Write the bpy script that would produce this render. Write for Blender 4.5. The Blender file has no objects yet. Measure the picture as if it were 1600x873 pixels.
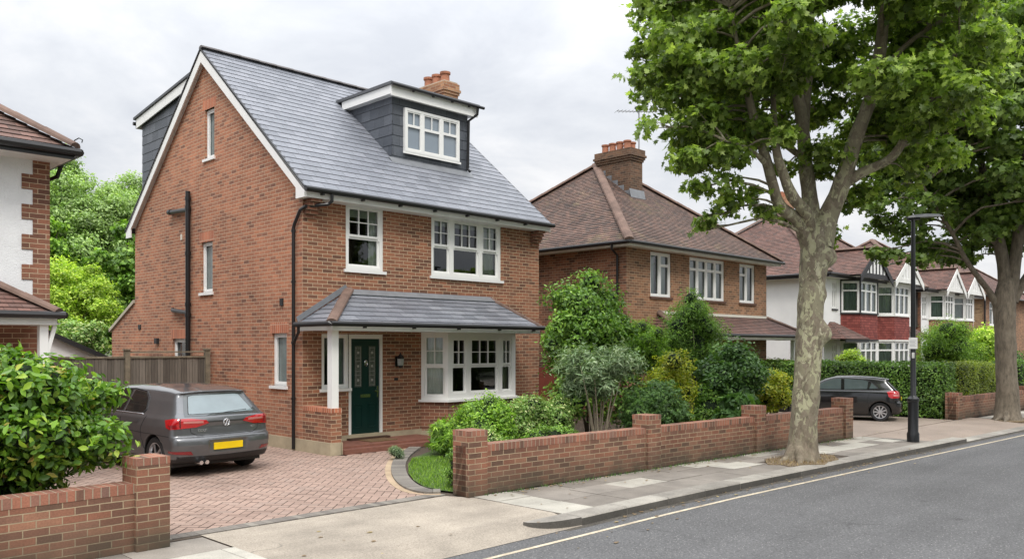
import bpy, math, random
import numpy as np
from mathutils import Vector, Matrix, noise as mnoise
from mathutils.bvhtree import BVHTree
R = math.radians
rng = np.random.default_rng(7)
random.seed(7)
S = bpy.context.scene
COL = S.collection

# ------------------------------------------------------------------ materials
def new_mat(name):
    m = bpy.data.materials.new(name); m.use_nodes = True
    nt = m.node_tree; nt.nodes.clear()
    out = nt.nodes.new('ShaderNodeOutputMaterial')
    return m, nt, out
class NT:
    def __init__(s, nt): s.nt = nt
    def n(s, typ, **kw):
        nd = s.nt.nodes.new(typ)
        for k, v in kw.items():
            if k.startswith('i_'): nd.inputs[k[2:].replace('_', ' ')].default_value = v
            else: setattr(nd, k, v)
        return nd
    def l(s, a, b): s.nt.links.new(a, b)
    def ramp(s, fac, stops, interp='LINEAR'):
        r = s.nt.nodes.new('ShaderNodeValToRGB'); r.color_ramp.interpolation = interp
        el = r.color_ramp.elements
        while len(el) < len(stops): el.new(0.5)
        for e, (p, c) in zip(el, stops):
            e.position = p; e.color = (c[0], c[1], c[2], 1) if not isinstance(c, (int, float)) else (c, c, c, 1)
        if fac is not None: s.l(fac, r.inputs[0])
        return r.outputs[0]
    def noise(s, vec, scale, detail=4, rough=.6, dist=0):
        nd = s.n('ShaderNodeTexNoise'); nd.inputs['Scale'].default_value = scale
        nd.inputs['Detail'].default_value = detail; nd.inputs['Roughness'].default_value = rough
        nd.inputs['Distortion'].default_value = dist
        if vec is not None: s.l(vec, nd.inputs['Vector'])
        return nd.outputs['Fac']
    def mix(s, fac, a, b, typ='MIX'):
        nd = s.n('ShaderNodeMix', data_type='RGBA', blend_type=typ)
        for sock, v in ((nd.inputs[0], fac), (nd.inputs[6], a), (nd.inputs[7], b)):
            if hasattr(v, 'is_output'): s.l(v, sock)
            elif isinstance(v, (int, float)): sock.default_value = v if sock == nd.inputs[0] else (v, v, v, 1)
            else: sock.default_value = (v[0], v[1], v[2], 1)
        return nd.outputs[2]
    def math(s, op, a, b=None, clamp=False):
        nd = s.n('ShaderNodeMath', operation=op); nd.use_clamp = clamp
        for i, v in enumerate((a, b)):
            if v is None: continue
            if hasattr(v, 'is_output'): s.l(v, nd.inputs[i])
            else: nd.inputs[i].default_value = v
        return nd.outputs[0]
    def bsdf(s, out, color, rough=.7, bump=None, bstr=.3, bdist=.01, **kw):
        b = s.n('ShaderNodeBsdfPrincipled')
        if hasattr(color, 'is_output'): s.l(color, b.inputs['Base Color'])
        else: b.inputs['Base Color'].default_value = (*color, 1)
        if hasattr(rough, 'is_output'): s.l(rough, b.inputs['Roughness'])
        else: b.inputs['Roughness'].default_value = rough
        for k, v in kw.items(): b.inputs[k.replace('_', ' ')].default_value = v
        if bump is not None:
            bp = s.n('ShaderNodeBump'); bp.inputs['Strength'].default_value = bstr
            bp.inputs['Distance'].default_value = bdist
            s.l(bump, bp.inputs['Height']); s.l(bp.outputs[0], b.inputs['Normal'])
        if out is not None: s.l(b.outputs[0], out.inputs[0])
        return b
def uvc(g): return g.n('ShaderNodeUVMap').outputs[0]
def objc(g): return g.n('ShaderNodeNewGeometry').outputs['Position']

def simple(name, col, rough=.6, var=.12, scale=3., bump=0., **kw):
    m, nt, out = new_mat(name); g = NT(nt)
    p = objc(g)
    f = g.noise(p, scale, 5)
    lo = [c*(1-var) for c in col]; hi = [min(1, c*(1+var)) for c in col]
    c = g.ramp(f, [(.3, lo), (.7, hi)])
    fb = g.noise(p, scale*14, 3) if bump else None
    g.bsdf(out, c, rough, bump=fb, bstr=bump, **kw)
    return m

def brick_mat(name, stops, mortar, bw=.225, bh=.075, ms=.0055, offset=.5, rot=False, stain=.25, weather=None, topdirt=False, hue2=None):
    m, nt, out = new_mat(name); g = NT(nt)
    uv = uvc(g)
    mp = g.n('ShaderNodeMapping'); g.l(uv, mp.inputs[0])
    if rot: mp.inputs['Rotation'].default_value = (0, 0, R(90))
    # slight waviness
    nz = g.n('ShaderNodeTexNoise'); nz.inputs['Scale'].default_value = 9; g.l(uv, nz.inputs['Vector'])
    dv = g.n('ShaderNodeVectorMath', operation='MULTIPLY_ADD'); dv.inputs[1].default_value = (.006, .006, 0)
    g.l(nz.outputs['Color'], dv.inputs[0]); g.l(mp.outputs[0], dv.inputs[2])
    b = g.n('ShaderNodeTexBrick'); b.offset = offset
    b.inputs['Scale'].default_value = 1; b.inputs['Brick Width'].default_value = bw
    b.inputs['Row Height'].default_value = bh; b.inputs['Mortar Size'].default_value = ms
    b.inputs['Mortar Smooth'].default_value = .25; b.inputs['Bias'].default_value = 0
    b.inputs['Color1'].default_value = (0, 0, 0, 1); b.inputs['Color2'].default_value = (1, 1, 1, 1)
    b.inputs['Mortar'].default_value = (.5, .5, .5, 1)
    g.l(dv.outputs[0], b.inputs['Vector'])
    col = g.ramp(b.outputs['Color'], stops)
    fine = g.noise(uv, 60, 3)
    col = g.mix(.35, col, g.ramp(fine, [(.3, .35), (.7, .9)]), 'OVERLAY')
    big = g.noise(uv, .55, 5, .65)
    col = g.mix(stain, col, g.ramp(big, [(.32, (.22, .2, .19)), (.68, (.95, .85, .78))]), 'OVERLAY')
    mps = g.n('ShaderNodeMapping'); mps.inputs['Scale'].default_value = (1, .14, 1); g.l(uv, mps.inputs[0])
    col = g.mix(.3, col, g.ramp(g.noise(mps.outputs[0], 3.2, 5, .6), [(.3, .28), (.7, .7)]), 'OVERLAY')
    mcol = g.mix(.5, mortar, g.ramp(g.noise(uv, 12, 3), [(.3, [c*.7 for c in mortar]), (.7, [min(1, c*1.15) for c in mortar])]))
    c = g.mix(b.outputs['Fac'], col, mcol)
    if weather:
        sep = g.n('ShaderNodeSeparateXYZ'); g.l(objc(g), sep.inputs[0])
        z0, z1, wcol, amt = weather
        mr = g.n('ShaderNodeMapRange'); mr.inputs['From Min'].default_value = z0; mr.inputs['From Max'].default_value = z1
        mr.inputs['To Min'].default_value = amt; mr.inputs['To Max'].default_value = 0
        g.l(sep.outputs[2], mr.inputs[0])
        f = g.math('MULTIPLY', mr.outputs[0], g.ramp(g.noise(uv, 2.2, 5), [(.35, .5), (.6, 1.)]))
        c = g.mix(f, c, wcol)
    h = g.math('ADD', g.math('MULTIPLY', b.outputs['Fac'], -1.), g.math('MULTIPLY', fine, .35))
    g.bsdf(out, c, .88, bump=h, bstr=.55, bdist=.006)
    return m

BR = {}
BR['main'] = brick_mat('brick_orange_red', [(0, (.17, .082, .055)), (.1, (.23, .105, .066)), (.27, (.29, .128, .076)), (.6, (.335, .145, .083)), (.82, (.385, .17, .096)), (1, (.30, .145, .09))], (.52, .395, .275), ms=.0062, stain=.28, weather=(0, 1.2, (.2, .14, .1), .3))
BR['front'] = brick_mat('brick_brown_red', [(0, (.115, .058, .038)), (.14, (.155, .073, .045)), (.4, (.208, .092, .054)), (.62, (.25, .108, .061)), (.85, (.295, .128, .072)), (1, (.21, .1, .062))], (.54, .41, .27), ms=.0062, stain=.26, weather=(0, 1.0, (.16, .11, .08), .25))
BR['n1'] = brick_mat('brick_aged_brown', [(0, (.12, .068, .042)), (.2, (.175, .094, .055)), (.6, (.235, .12, .066)), (.85, (.29, .152, .085)), (1, (.2, .112, .068))], (.44, .34, .22), ms=.0058, stain=.35)
BR['dark'] = brick_mat('brick_dark_side', [(0, (.085, .045, .03)), (.3, (.15, .072, .045)), (.7, (.225, .1, .06)), (1, (.29, .14, .08))], (.42, .33, .23), stain=.35)
BR['wall'] = brick_mat('brick_garden_wall', [(0, (.10, .06, .042)), (.2, (.135, .072, .05)), (.4, (.175, .083, .055)), (.65, (.215, .098, .062)), (.82, (.18, .098, .068)), (1, (.24, .125, .08))], (.40, .31, .20), ms=.0058, stain=.6, weather=(0, .42, (.06, .052, .034), 1.0))
BR['redder'] = brick_mat('brick_quoin', [(0, (.12, .056, .038)), (.4, (.18, .08, .05)), (.7, (.235, .102, .062)), (1, (.17, .082, .054))], (.48, .37, .25), ms=.0058, stain=.3)
BR['yellow'] = brick_mat('brick_yellow_stock', [(0, (.2, .13, .07)), (.4, (.33, .22, .12)), (.7, (.42, .29, .16)), (1, (.28, .19, .11))], (.45, .38, .28), stain=.3)
BR['chim'] = brick_mat('brick_chimney_buff', [(0, (.22, .10, .055)), (.4, (.32, .16, .085)), (.7, (.38, .21, .11)), (1, (.28, .15, .085))], (.42, .34, .25), stain=.3)
BR['chimold'] = brick_mat('brick_chimney_sooty', [(0, (.07, .042, .028)), (.4, (.12, .068, .042)), (.7, (.16, .088, .052)), (1, (.11, .066, .045))], (.21, .17, .12), stain=.5)
BR['lintel'] = brick_mat('brick_soldier', [(0, (.3, .1, .055)), (.5, (.4, .135, .07)), (1, (.47, .17, .09))], (.6, .45, .33), bw=.075, bh=.5, ms=.006, offset=0, stain=.15)
BR['cap'] = brick_mat('brick_coping', [(0, (.12, .07, .05)), (.35, (.22, .1, .07)), (.7, (.29, .125, .08)), (1, (.17, .1, .08))], (.34, .28, .2), bw=.078, bh=.5, ms=.006, offset=0, stain=.45)

def roof_mat(name, stops, bw, bh, gap, gapcol, lichen=None, rough=.75, stain=.4, sheen=None):
    m, nt, out = new_mat(name); g = NT(nt); uv = uvc(g)
    b = g.n('ShaderNodeTexBrick'); b.offset = .5
    b.inputs['Scale'].default_value = 1; b.inputs['Brick Width'].default_value = bw
    b.inputs['Row Height'].default_value = bh; b.inputs['Mortar Size'].default_value = gap
    b.inputs['Mortar Smooth'].default_value = .3
    b.inputs['Color1'].default_value = (0, 0, 0, 1); b.inputs['Color2'].default_value = (1, 1, 1, 1)
    b.inputs['Mortar'].default_value = (.5, .5, .5, 1)
    g.l(uv, b.inputs['Vector'])
    col = g.ramp(b.outputs['Color'], stops)
    big = g.noise(uv, .8, 6, .7)
    col = g.mix(stain, col, g.ramp(big, [(.3, .16), (.7, .85)]), 'OVERLAY')
    fine = g.noise(uv, 25, 4)
    col = g.mix(.35, col, g.ramp(fine, [(.3, .25), (.7, .8)]), 'OVERLAY')
    if lichen:
        lf = g.ramp(g.noise(uv, 1.1, 7, .75, .6), [(lichen[1], 0), (lichen[1]+.12, 1)])
        lf = g.math('MULTIPLY', lf, g.ramp(g.noise(uv, 18, 3), [(.4, .15), (.6, 1)]))
        col = g.mix(g.math('MULTIPLY', lf, lichen[2]), col, lichen[0])
    # darker strip under each course: uv.y modulo bh
    c = g.mix(g.math('MULTIPLY', b.outputs['Fac'], .85), col, gapcol)
    h = g.math('ADD', g.math('MULTIPLY', b.outputs['Fac'], -1.), g.math('MULTIPLY', fine, .3))
    g.bsdf(out, c, rough, bump=h, bstr=.5, bdist=.006)
    return m
RM = {}
RM['slate'] = roof_mat('slate_blue_grey', [(0, (.155, .165, .19)), (.5, (.185, .197, .225)), (1, (.22, .23, .26))], .32, .215, .0045, (.04, .043, .05), rough=.5, stain=.1)
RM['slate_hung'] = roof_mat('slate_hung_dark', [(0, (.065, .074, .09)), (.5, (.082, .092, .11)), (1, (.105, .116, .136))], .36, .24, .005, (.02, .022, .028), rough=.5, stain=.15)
RM['slate_porch'] = roof_mat('slate_porch', [(0, (.13, .14, .16)), (.5, (.165, .175, .2)), (1, (.22, .23, .255))], .34, .19, .0045, (.045, .048, .055), rough=.4, stain=.2)
RM['tile'] = roof_mat('tile_old_clay', [(0, (.075, .052, .042)), (.3, (.11, .068, .053)), (.6, (.14, .082, .062)), (.85, (.18, .108, .082)), (1, (.11, .078, .064))], .165, .105, .004, (.035, .026, .022), lichen=((.27, .22, .10), .55, .65), stain=.6)
RM['tile2'] = roof_mat('tile_clay_reddish', [(0, (.09, .055, .045)), (.4, (.14, .074, .058)), (.7, (.175, .09, .07)), (1, (.13, .08, .066))], .165, .12, .004, (.04, .026, .022), stain=.5)
RM['tile_red'] = roof_mat('tile_hung_red', [(0, (.16, .03, .024)), (.5, (.22, .045, .035)), (1, (.28, .065, .05))], .165, .11, .004, (.06, .015, .012), stain=.2)
RM['shingle'] = roof_mat('tile_left_house', [(0, (.10, .062, .05)), (.4, (.15, .078, .06)), (.7, (.19, .1, .078)), (1, (.14, .09, .072))], .25, .15, .004, (.04, .03, .025), lichen=((.22, .2, .15), .58, .4), stain=.5)

WHITE = simple('white_paint', (.82, .82, .80), .45, .03, 2)
WHITE2 = simple('white_trim_weathered', (.74, .74, .71), .55, .06, 4)
BLACK = simple('black_plastic', (.012, .012, .013), .35, .1, 4)
BLACKM = simple('black_matt_timber', (.02, .02, .022), .6, .1, 4)
PLINTH = simple('plinth_render', (.40, .34, .235), .85, .18, 3, .2)
RENDER = simple('white_render', (.80, .80, .79), .9, .05, 1.5, .35)
ROUGHC = simple('roughcast_white', (.78, .79, .80), .95, .07, 3, .9)
CREAM = simple('cream_fascia', (.68, .66, .58), .6, .06, 2)
TERRA = simple('terracotta', (.34, .14, .08), .8, .3, 4, .2)
TERRA2 = simple('ridge_tile_aged', (.155, .1, .078), .9, .35, 3, .2)
RIDGEG = simple('ridge_tile_grey', (.15, .14, .14), .8, .2, 3, .2)
LEAD = simple('lead_flashing', (.19, .2, .215), .45, .15, 5)
INTER = simple('room_dark', (.075, .068, .06), .9, .2, 1)
METALB = simple('black_painted_metal', (.013, .014, .016), .32, .1, 5)
CHROME = simple('chrome', (.7, .7, .72), .15, .02, 3, Metallic=1.)
RUBBER = simple('tyre_rubber', (.015, .015, .016), .8, .1, 9)
BARK = None

def glass_mat(name='window_glass', tint=(.72, .78, .76), boost=1.6):
    m, nt, out = new_mat(name); g = NT(nt)
    tr = g.n('ShaderNodeBsdfTransparent'); tr.inputs[0].default_value = (*tint, 1)
    gl = g.n('ShaderNodeBsdfGlossy'); gl.inputs['Roughness'].default_value = .02; gl.inputs[0].default_value = (.95, .97, 1, 1)
    bp = g.n('ShaderNodeBump'); bp.inputs['Strength'].default_value = .08; bp.inputs['Distance'].default_value = .02
    g.l(g.noise(objc(g), 1.5, 2), bp.inputs['Height']); g.l(bp.outputs[0], gl.inputs['Normal'])
    fr = g.n('ShaderNodeFresnel'); fr.inputs[0].default_value = 1.52
    f = g.math('MULTIPLY', fr.outputs[0], boost, True)
    mx = g.n('ShaderNodeMixShader'); g.l(f, mx.inputs[0]); g.l(tr.outputs[0], mx.inputs[1]); g.l(gl.outputs[0], mx.inputs[2])
    g.l(mx.outputs[0], out.inputs[0])
    return m
GLASS = glass_mat()
def frosted():
    return simple('obscured_glass', (.17, .205, .20), .18, .15, 6)
FROST = frosted()
def sky_glass(): 
    m, nt, out = new_mat('dormer_glass_sky_tint'); g = NT(nt)
    g.bsdf(out, (.22, .265, .31), .03, Specular_IOR_Level=1.0)  # blue-grey base colour carries the reflected sky; pane is opaque
    return m
def curtain_mat(name, col):
    return simple(name, col, .9, .08, 6)
CURT = curtain_mat('curtain_cream', (.86, .85, .80))
CURTG = curtain_mat('curtain_grey_green', (.46, .52, .48))
CURTW = curtain_mat('net_curtain_white', (.62, .64, .62))
BLIND = curtain_mat('roller_blind', (.5, .52, .43))

# foliage materials
def leaf_mat(name, stops, trans=.35, rough=.45):
    m, nt, out = new_mat(name); g = NT(nt)
    sep = g.n('ShaderNodeSeparateXYZ'); g.l(uvc(g), sep.inputs[0])
    c = g.ramp(sep.outputs[0], stops)
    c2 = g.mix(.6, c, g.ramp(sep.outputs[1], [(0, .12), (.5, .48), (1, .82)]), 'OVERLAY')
    hs = g.n('ShaderNodeHueSaturation'); hs.inputs['Saturation'].default_value = 1.02; hs.inputs['Value'].default_value = 1.32; hs.inputs['Hue'].default_value = .484; g.l(c2, hs.inputs['Color']); c2 = hs.outputs[0]
    b = g.bsdf(None, c2, rough)
    t = g.n('ShaderNodeBsdfTranslucent')
    tc = g.mix(1., c2, (1.3, 1.4, .62), 'MULTIPLY'); g.l(tc, t.inputs[0])
    mx = g.n('ShaderNodeMixShader'); mx.inputs[0].default_value = trans
    g.l(b.outputs[0], mx.inputs[1]); g.l(t.outputs[0], mx.inputs[2]); g.l(mx.outputs[0], out.inputs[0])
    return m
LF = {}
LF['plane'] = leaf_mat('plane_leaves', [(0, (.065, .12, .025)), (.4, (.115, .195, .038)), (.75, (.18, .28, .058)), (1, (.29, .40, .11))], .48)
LF['plane2'] = leaf_mat('plane_leaves_dark', [(0, (.055, .105, .025)), (.6, (.10, .17, .04)), (1, (.18, .27, .075))], .48)
LF['laurel'] = leaf_mat('laurel_leaves', [(0, (.03, .085, .012)), (.45, (.06, .15, .018)), (.8, (.11, .235, .025)), (.95, (.22, .34, .05)), (1, (.3, .22, .06))], .3, .36)
LF['green'] = leaf_mat('shrub_green', [(0, (0.049, 0.116, 0.021)), (.5, (0.089, 0.203, 0.033)), (1, (0.195, 0.348, 0.061))], .3)
LF['mid'] = leaf_mat('shrub_mid', [(0, (0.057, 0.131, 0.023)), (.5, (0.114, 0.246, 0.033)), (1, (0.244, 0.420, 0.061))], .35)
LF['dark'] = leaf_mat('shrub_dark', [(0, (0.029, 0.072, 0.021)), (.6, (0.052, 0.131, 0.033)), (1, (0.114, 0.232, 0.053))], .25)
LF['silver'] = leaf_mat('buddleja_grey', [(0, (.07, .125, .055)), (.5, (.125, .2, .1)), (1, (.26, .33, .21))], .25, .6)
LF['yellow'] = leaf_mat('golden_leaves', [(0, (.10, .17, .02)), (.4, (.22, .29, .03)), (.8, (.36, .40, .045)), (1, (.5, .48, .07))], .35)
LF['lime'] = leaf_mat('lime_leaves', [(0, (0.130, 0.232, 0.030)), (.5, (0.244, 0.392, 0.053)), (1, (0.438, 0.580, 0.107))], .4)
LF['varieg'] = leaf_mat('variegated_leaves', [(0, (.08, .17, .035)), (.6, (.15, .28, .07)), (.9, (.34, .42, .17)), (1, (.5, .52, .28))], .3)
LF['hedge'] = leaf_mat('hedge_leaves', [(0, (0.041, 0.102, 0.018)), (.5, (0.073, 0.174, 0.027)), (1, (0.146, 0.275, 0.046))], .25)
LF['hedgel'] = leaf_mat('hedge_leaves_light', [(0, (0.097, 0.160, 0.023)), (.5, (0.179, 0.261, 0.038)), (1, (0.325, 0.406, 0.061))], .3)
LF['backtree'] = leaf_mat('tree_leaves_far_hazed', [(0, (.13, .22, .08)), (.5, (.2, .32, .11)), (1, (.32, .45, .18))], .35)  # tones lightened so that distance haze sits in the leaf colour
LF['litter'] = leaf_mat('dry_leaves', [(0, (.12, .09, .045)), (.5, (.2, .15, .075)), (1, (.3, .26, .1))], .1)
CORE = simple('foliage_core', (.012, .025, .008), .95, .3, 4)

def bark_plane():
    m, nt, out = new_mat('plane_bark'); g = NT(nt); p = objc(g)
    mp = g.n('ShaderNodeMapping'); mp.inputs['Scale'].default_value = (1, 1, .6); g.l(p, mp.inputs[0])
    q = mp.outputs[0]
    n2 = g.noise(q, 11., 6, .65, .4)
    c = g.ramp(n2, [(.3, (.14, .115, .08)), (.55, (.215, .18, .13)), (.8, (.29, .25, .19))])
    def patch(c, scale, lo, col, amt, dist=1.0):
        n = g.noise(q, scale, 5, .55, dist); k = g.math('MULTIPLY', g.ramp(n, [(lo, 0), (lo+.018, 1)]), amt); return g.mix(k, c, col)
    c = patch(c, 5.5, .50, (.27, .25, .165), .8)
    c = patch(c, 7.3, .545, g.ramp(n2, [(.3, (.34, .34, .2)), (.7, (.47, .45, .3))]), .9)
    c = patch(c, 6.1, .60, (.5, .48, .34), .7, .5)
    c = patch(c, 9.1, .59, (.13, .115, .075), .8)
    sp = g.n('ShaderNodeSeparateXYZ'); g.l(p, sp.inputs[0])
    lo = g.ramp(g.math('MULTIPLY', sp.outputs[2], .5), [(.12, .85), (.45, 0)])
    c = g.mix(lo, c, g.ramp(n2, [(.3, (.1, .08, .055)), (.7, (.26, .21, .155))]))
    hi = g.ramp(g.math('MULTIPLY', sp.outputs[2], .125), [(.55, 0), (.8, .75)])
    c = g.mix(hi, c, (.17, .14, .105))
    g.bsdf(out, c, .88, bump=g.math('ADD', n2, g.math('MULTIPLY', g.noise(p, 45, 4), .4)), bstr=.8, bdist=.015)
    return m
def bark_plain(name, a, b):
    m, nt, out = new_mat(name); g = NT(nt); p = objc(g)
    mp = g.n('ShaderNodeMapping'); mp.inputs['Scale'].default_value = (1, 1, .3); g.l(p, mp.inputs[0])
    n = g.noise(mp.outputs[0], 14, 5, .65)
    g.bsdf(out, g.ramp(n, [(.3, a), (.7, b)]), .9, bump=n, bstr=.7, bdist=.02)
    return m
BARKP = bark_plane()
BARK2 = bark_plain('bark_grey_brown', (.09, .075, .055), (.24, .2, .15))
BARKS = bark_plain('stem_bark', (.06, .045, .03), (.15, .115, .08))
BARKL = bark_plain('stem_bark_pale', (.2, .16, .11), (.4, .34, .25))
WOODF = None
def fence_mat():
    m, nt, out = new_mat('fence_boards'); g = NT(nt); uv = uvc(g)
    b = g.n('ShaderNodeTexBrick'); b.offset = 0; b.inputs['Scale'].default_value = 1
    b.inputs['Brick Width'].default_value = .13; b.inputs['Row Height'].default_value = 9; b.inputs['Mortar Size'].default_value = .004
    b.inputs['Color1'].default_value = (0, 0, 0, 1); b.inputs['Color2'].default_value = (1, 1, 1, 1); b.inputs['Mortar'].default_value = (.5, .5, .5, 1)
    g.l(uv, b.inputs['Vector'])
    mp = g.n('ShaderNodeMapping'); mp.inputs['Scale'].default_value = (1, .06, 1); g.l(uv, mp.inputs[0])
    n = g.noise(mp.outputs[0], 40, 5, .65)
    c = g.ramp(b.outputs['Color'], [(0, (.1, .085, .07)), (.5, (.15, .13, .105)), (1, (.2, .175, .145))])
    c = g.mix(.5, c, g.ramp(n, [(.3, .2), (.7, .75)]), 'OVERLAY')
    c = g.mix(b.outputs['Fac'], c, (.02, .018, .015))
    g.bsdf(out, c, .85, bump=n, bstr=.4)
    return m
FENCE = fence_mat()
POSTW = simple('fence_post_wood', (.2, .17, .12), .85, .3, 9, .3)

def attr_mat(name, stops, rough, nscale, fine, bstr=.3, stain=.35, stainscale=.7, ramp2=(.25, .8)):
    """per-block colour comes from the first UV channel (u = random per block)"""
    m, nt, out = new_mat(name); g = NT(nt)
    sep = g.n('ShaderNodeSeparateXYZ'); g.l(uvc(g), sep.inputs[0])
    p = objc(g)
    c = g.ramp(sep.outputs[0], stops)
    n = g.noise(p, nscale, 5, .65); f = g.noise(p, fine, 3, .7)
    c = g.mix(.35, c, g.ramp(f, [(.3, .25), (.7, .78)]), 'OVERLAY')
    c = g.mix(stain, c, g.ramp(g.noise(p, stainscale, 6, .65), [(.3, ramp2[0]), (.7, ramp2[1])]), 'OVERLAY')
    g.bsdf(out, c, rough, bump=f, bstr=bstr, bdist=.004)
    return m
BLOCKP = attr_mat('block_paving_pink', [(0, (.30, .21, .168)), (.35, (.33, .232, .186)), (.7, (.355, .25, .20)), (1, (.315, .232, .19))], .85, 5, 90)
BLOCKG = attr_mat('block_paving_grey', [(0, (.14, .125, .11)), (.5, (.2, .18, .155)), (1, (.27, .25, .21))], .85, 5, 90)
BLOCKY = attr_mat('block_paving_buff', [(0, (.35, .26, .17)), (.5, (.42, .32, .21)), (1, (.36, .25, .17))], .85, 5, 90)
SLAB = attr_mat('paving_slabs', [(0, (.175, .155, .132)), (.4, (.205, .183, .157)), (.7, (.235, .21, .18)), (.84, (.265, .238, .203)), (.9, (.37, .35, .30)), (1, (.42, .40, .345))], .85, 3, 60, stain=.5, stainscale=1.3)
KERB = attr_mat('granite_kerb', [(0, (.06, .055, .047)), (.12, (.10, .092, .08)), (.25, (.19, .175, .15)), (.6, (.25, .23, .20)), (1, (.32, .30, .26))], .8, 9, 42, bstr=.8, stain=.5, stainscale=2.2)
def _gm(): pass
def ground_mat(name, a, b, fine=60, stain=.35, rough=.9, specks=None, stainscale=.5, bstr=.4, cracks=False, bd=.006):
    m, nt, out = new_mat(name); g = NT(nt); p = objc(g)
    f = g.noise(p, fine, 4, .75)
    c = g.ramp(f, [(.32, a), (.68, b)])
    c = g.mix(stain, c, g.ramp(g.noise(p, stainscale, 7, .62), [(.3, .22), (.7, .78)]), 'OVERLAY')
    if specks:
        v = g.n('ShaderNodeTexVoronoi'); v.inputs['Scale'].default_value = specks[1]; g.l(p, v.inputs['Vector'])
        sf = g.ramp(v.outputs['Distance'], [(.18, 1), (.26, 0)])
        sel = g.n('ShaderNodeSeparateXYZ'); g.l(v.outputs['Color'], sel.inputs[0])
        sf = g.math('MULTIPLY', sf, g.ramp(sel.outputs[0], [(specks[2], 0), (specks[2]+.02, 1)]))
        c = g.mix(g.math('MULTIPLY', sf, .8), c, specks[0])
    if cracks:
        mq = g.n('ShaderNodeMapping'); mq.inputs['Rotation'].default_value = (0, 0, R(2.6)); mq.inputs['Scale'].default_value = (.09, 1.1, 1); g.l(p, mq.inputs[0])
        c = g.mix(.28, c, g.ramp(g.noise(mq.outputs[0], 1.6, 5, .6), [(.35, .30), (.65, .68)]), 'OVERLAY')
        pv = g.n('ShaderNodeTexVoronoi'); pv.inputs['Scale'].default_value = .8; g.l(p, pv.inputs['Vector'])
        spn = g.math('MULTIPLY', g.ramp(pv.outputs['Distance'], [(.05, 1), (.14, 0)]), g.ramp(g.noise(p, 6, 4), [(.45, 0), (.62, .6)]))
        c = g.mix(spn, c, (.03, .03, .03))
        v = g.n('ShaderNodeTexVoronoi', feature='DISTANCE_TO_EDGE'); v.inputs['Scale'].default_value = .35
        dn = g.n('ShaderNodeTexNoise'); dn.inputs['Scale'].default_value = 2.; g.l(p, dn.inputs['Vector'])
        va = g.n('ShaderNodeVectorMath', operation='MULTIPLY_ADD'); va.inputs[1].default_value = (.9, .9, 0)
        g.l(dn.outputs['Color'], va.inputs[0]); g.l(p, va.inputs[2]); g.l(va.outputs[0], v.inputs['Vector'])
        cf = g.ramp(v.outputs['Distance'], [(.0015, .5), (.006, 0)])
        cf = g.math('MULTIPLY', cf, g.ramp(g.noise(p, .4, 2), [(.5, 0), (.6, 1)]))
        c = g.mix(cf, c, (.03, .03, .03))
    g.bsdf(out, c, rough, bump=f, bstr=bstr, bdist=bd)
    return m
ASPH = ground_mat('asphalt', (.048, .048, .050), (.155, .154, .154), 38, .24, .85, ((.40, .39, .37), 34, .72), .6, .7, True)
CONC = ground_mat('exposed_concrete', (.225, .192, .152), (.41, .36, .295), 55, .5, .9, ((.12, .1, .08), 40, .75), .9, .6, True)
CONC2 = ground_mat('pink_concrete', (.23, .18, .145), (.33, .27, .22), 70, .3, .9, None, .6, .4)
SOIL = ground_mat('soil', (.035, .024, .015), (.11, .075, .045), 22, .5, .95, None, 1.2, .9, bd=.03)
PIT = ground_mat('tree_pit_earth', (.1, .07, .042), (.3, .225, .13), 30, .5, .95, None, 2.5, .9, bd=.03)
GRASSG = ground_mat('lawn_soil', (.05, .085, .025), (.10, .15, .045), 40, .4, .95, None, 2)
SANDJ = ground_mat('joint_sand', (.05, .037, .027), (.11, .08, .058), 50, .3, .95)
GRIT = ground_mat('gutter_grit', (.03, .028, .025), (.13, .115, .095), 45, .5, .95, ((.25, .2, .13), 60, .7), 3)
LINE = ground_mat('road_line_paint', (.36, .30, .21), (.62, .54, .41), 28, .5, .8, None, 2)
FIELD = ground_mat('far_ground', (.05, .06, .03), (.1, .11, .06), 1, .4, .95)

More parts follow.
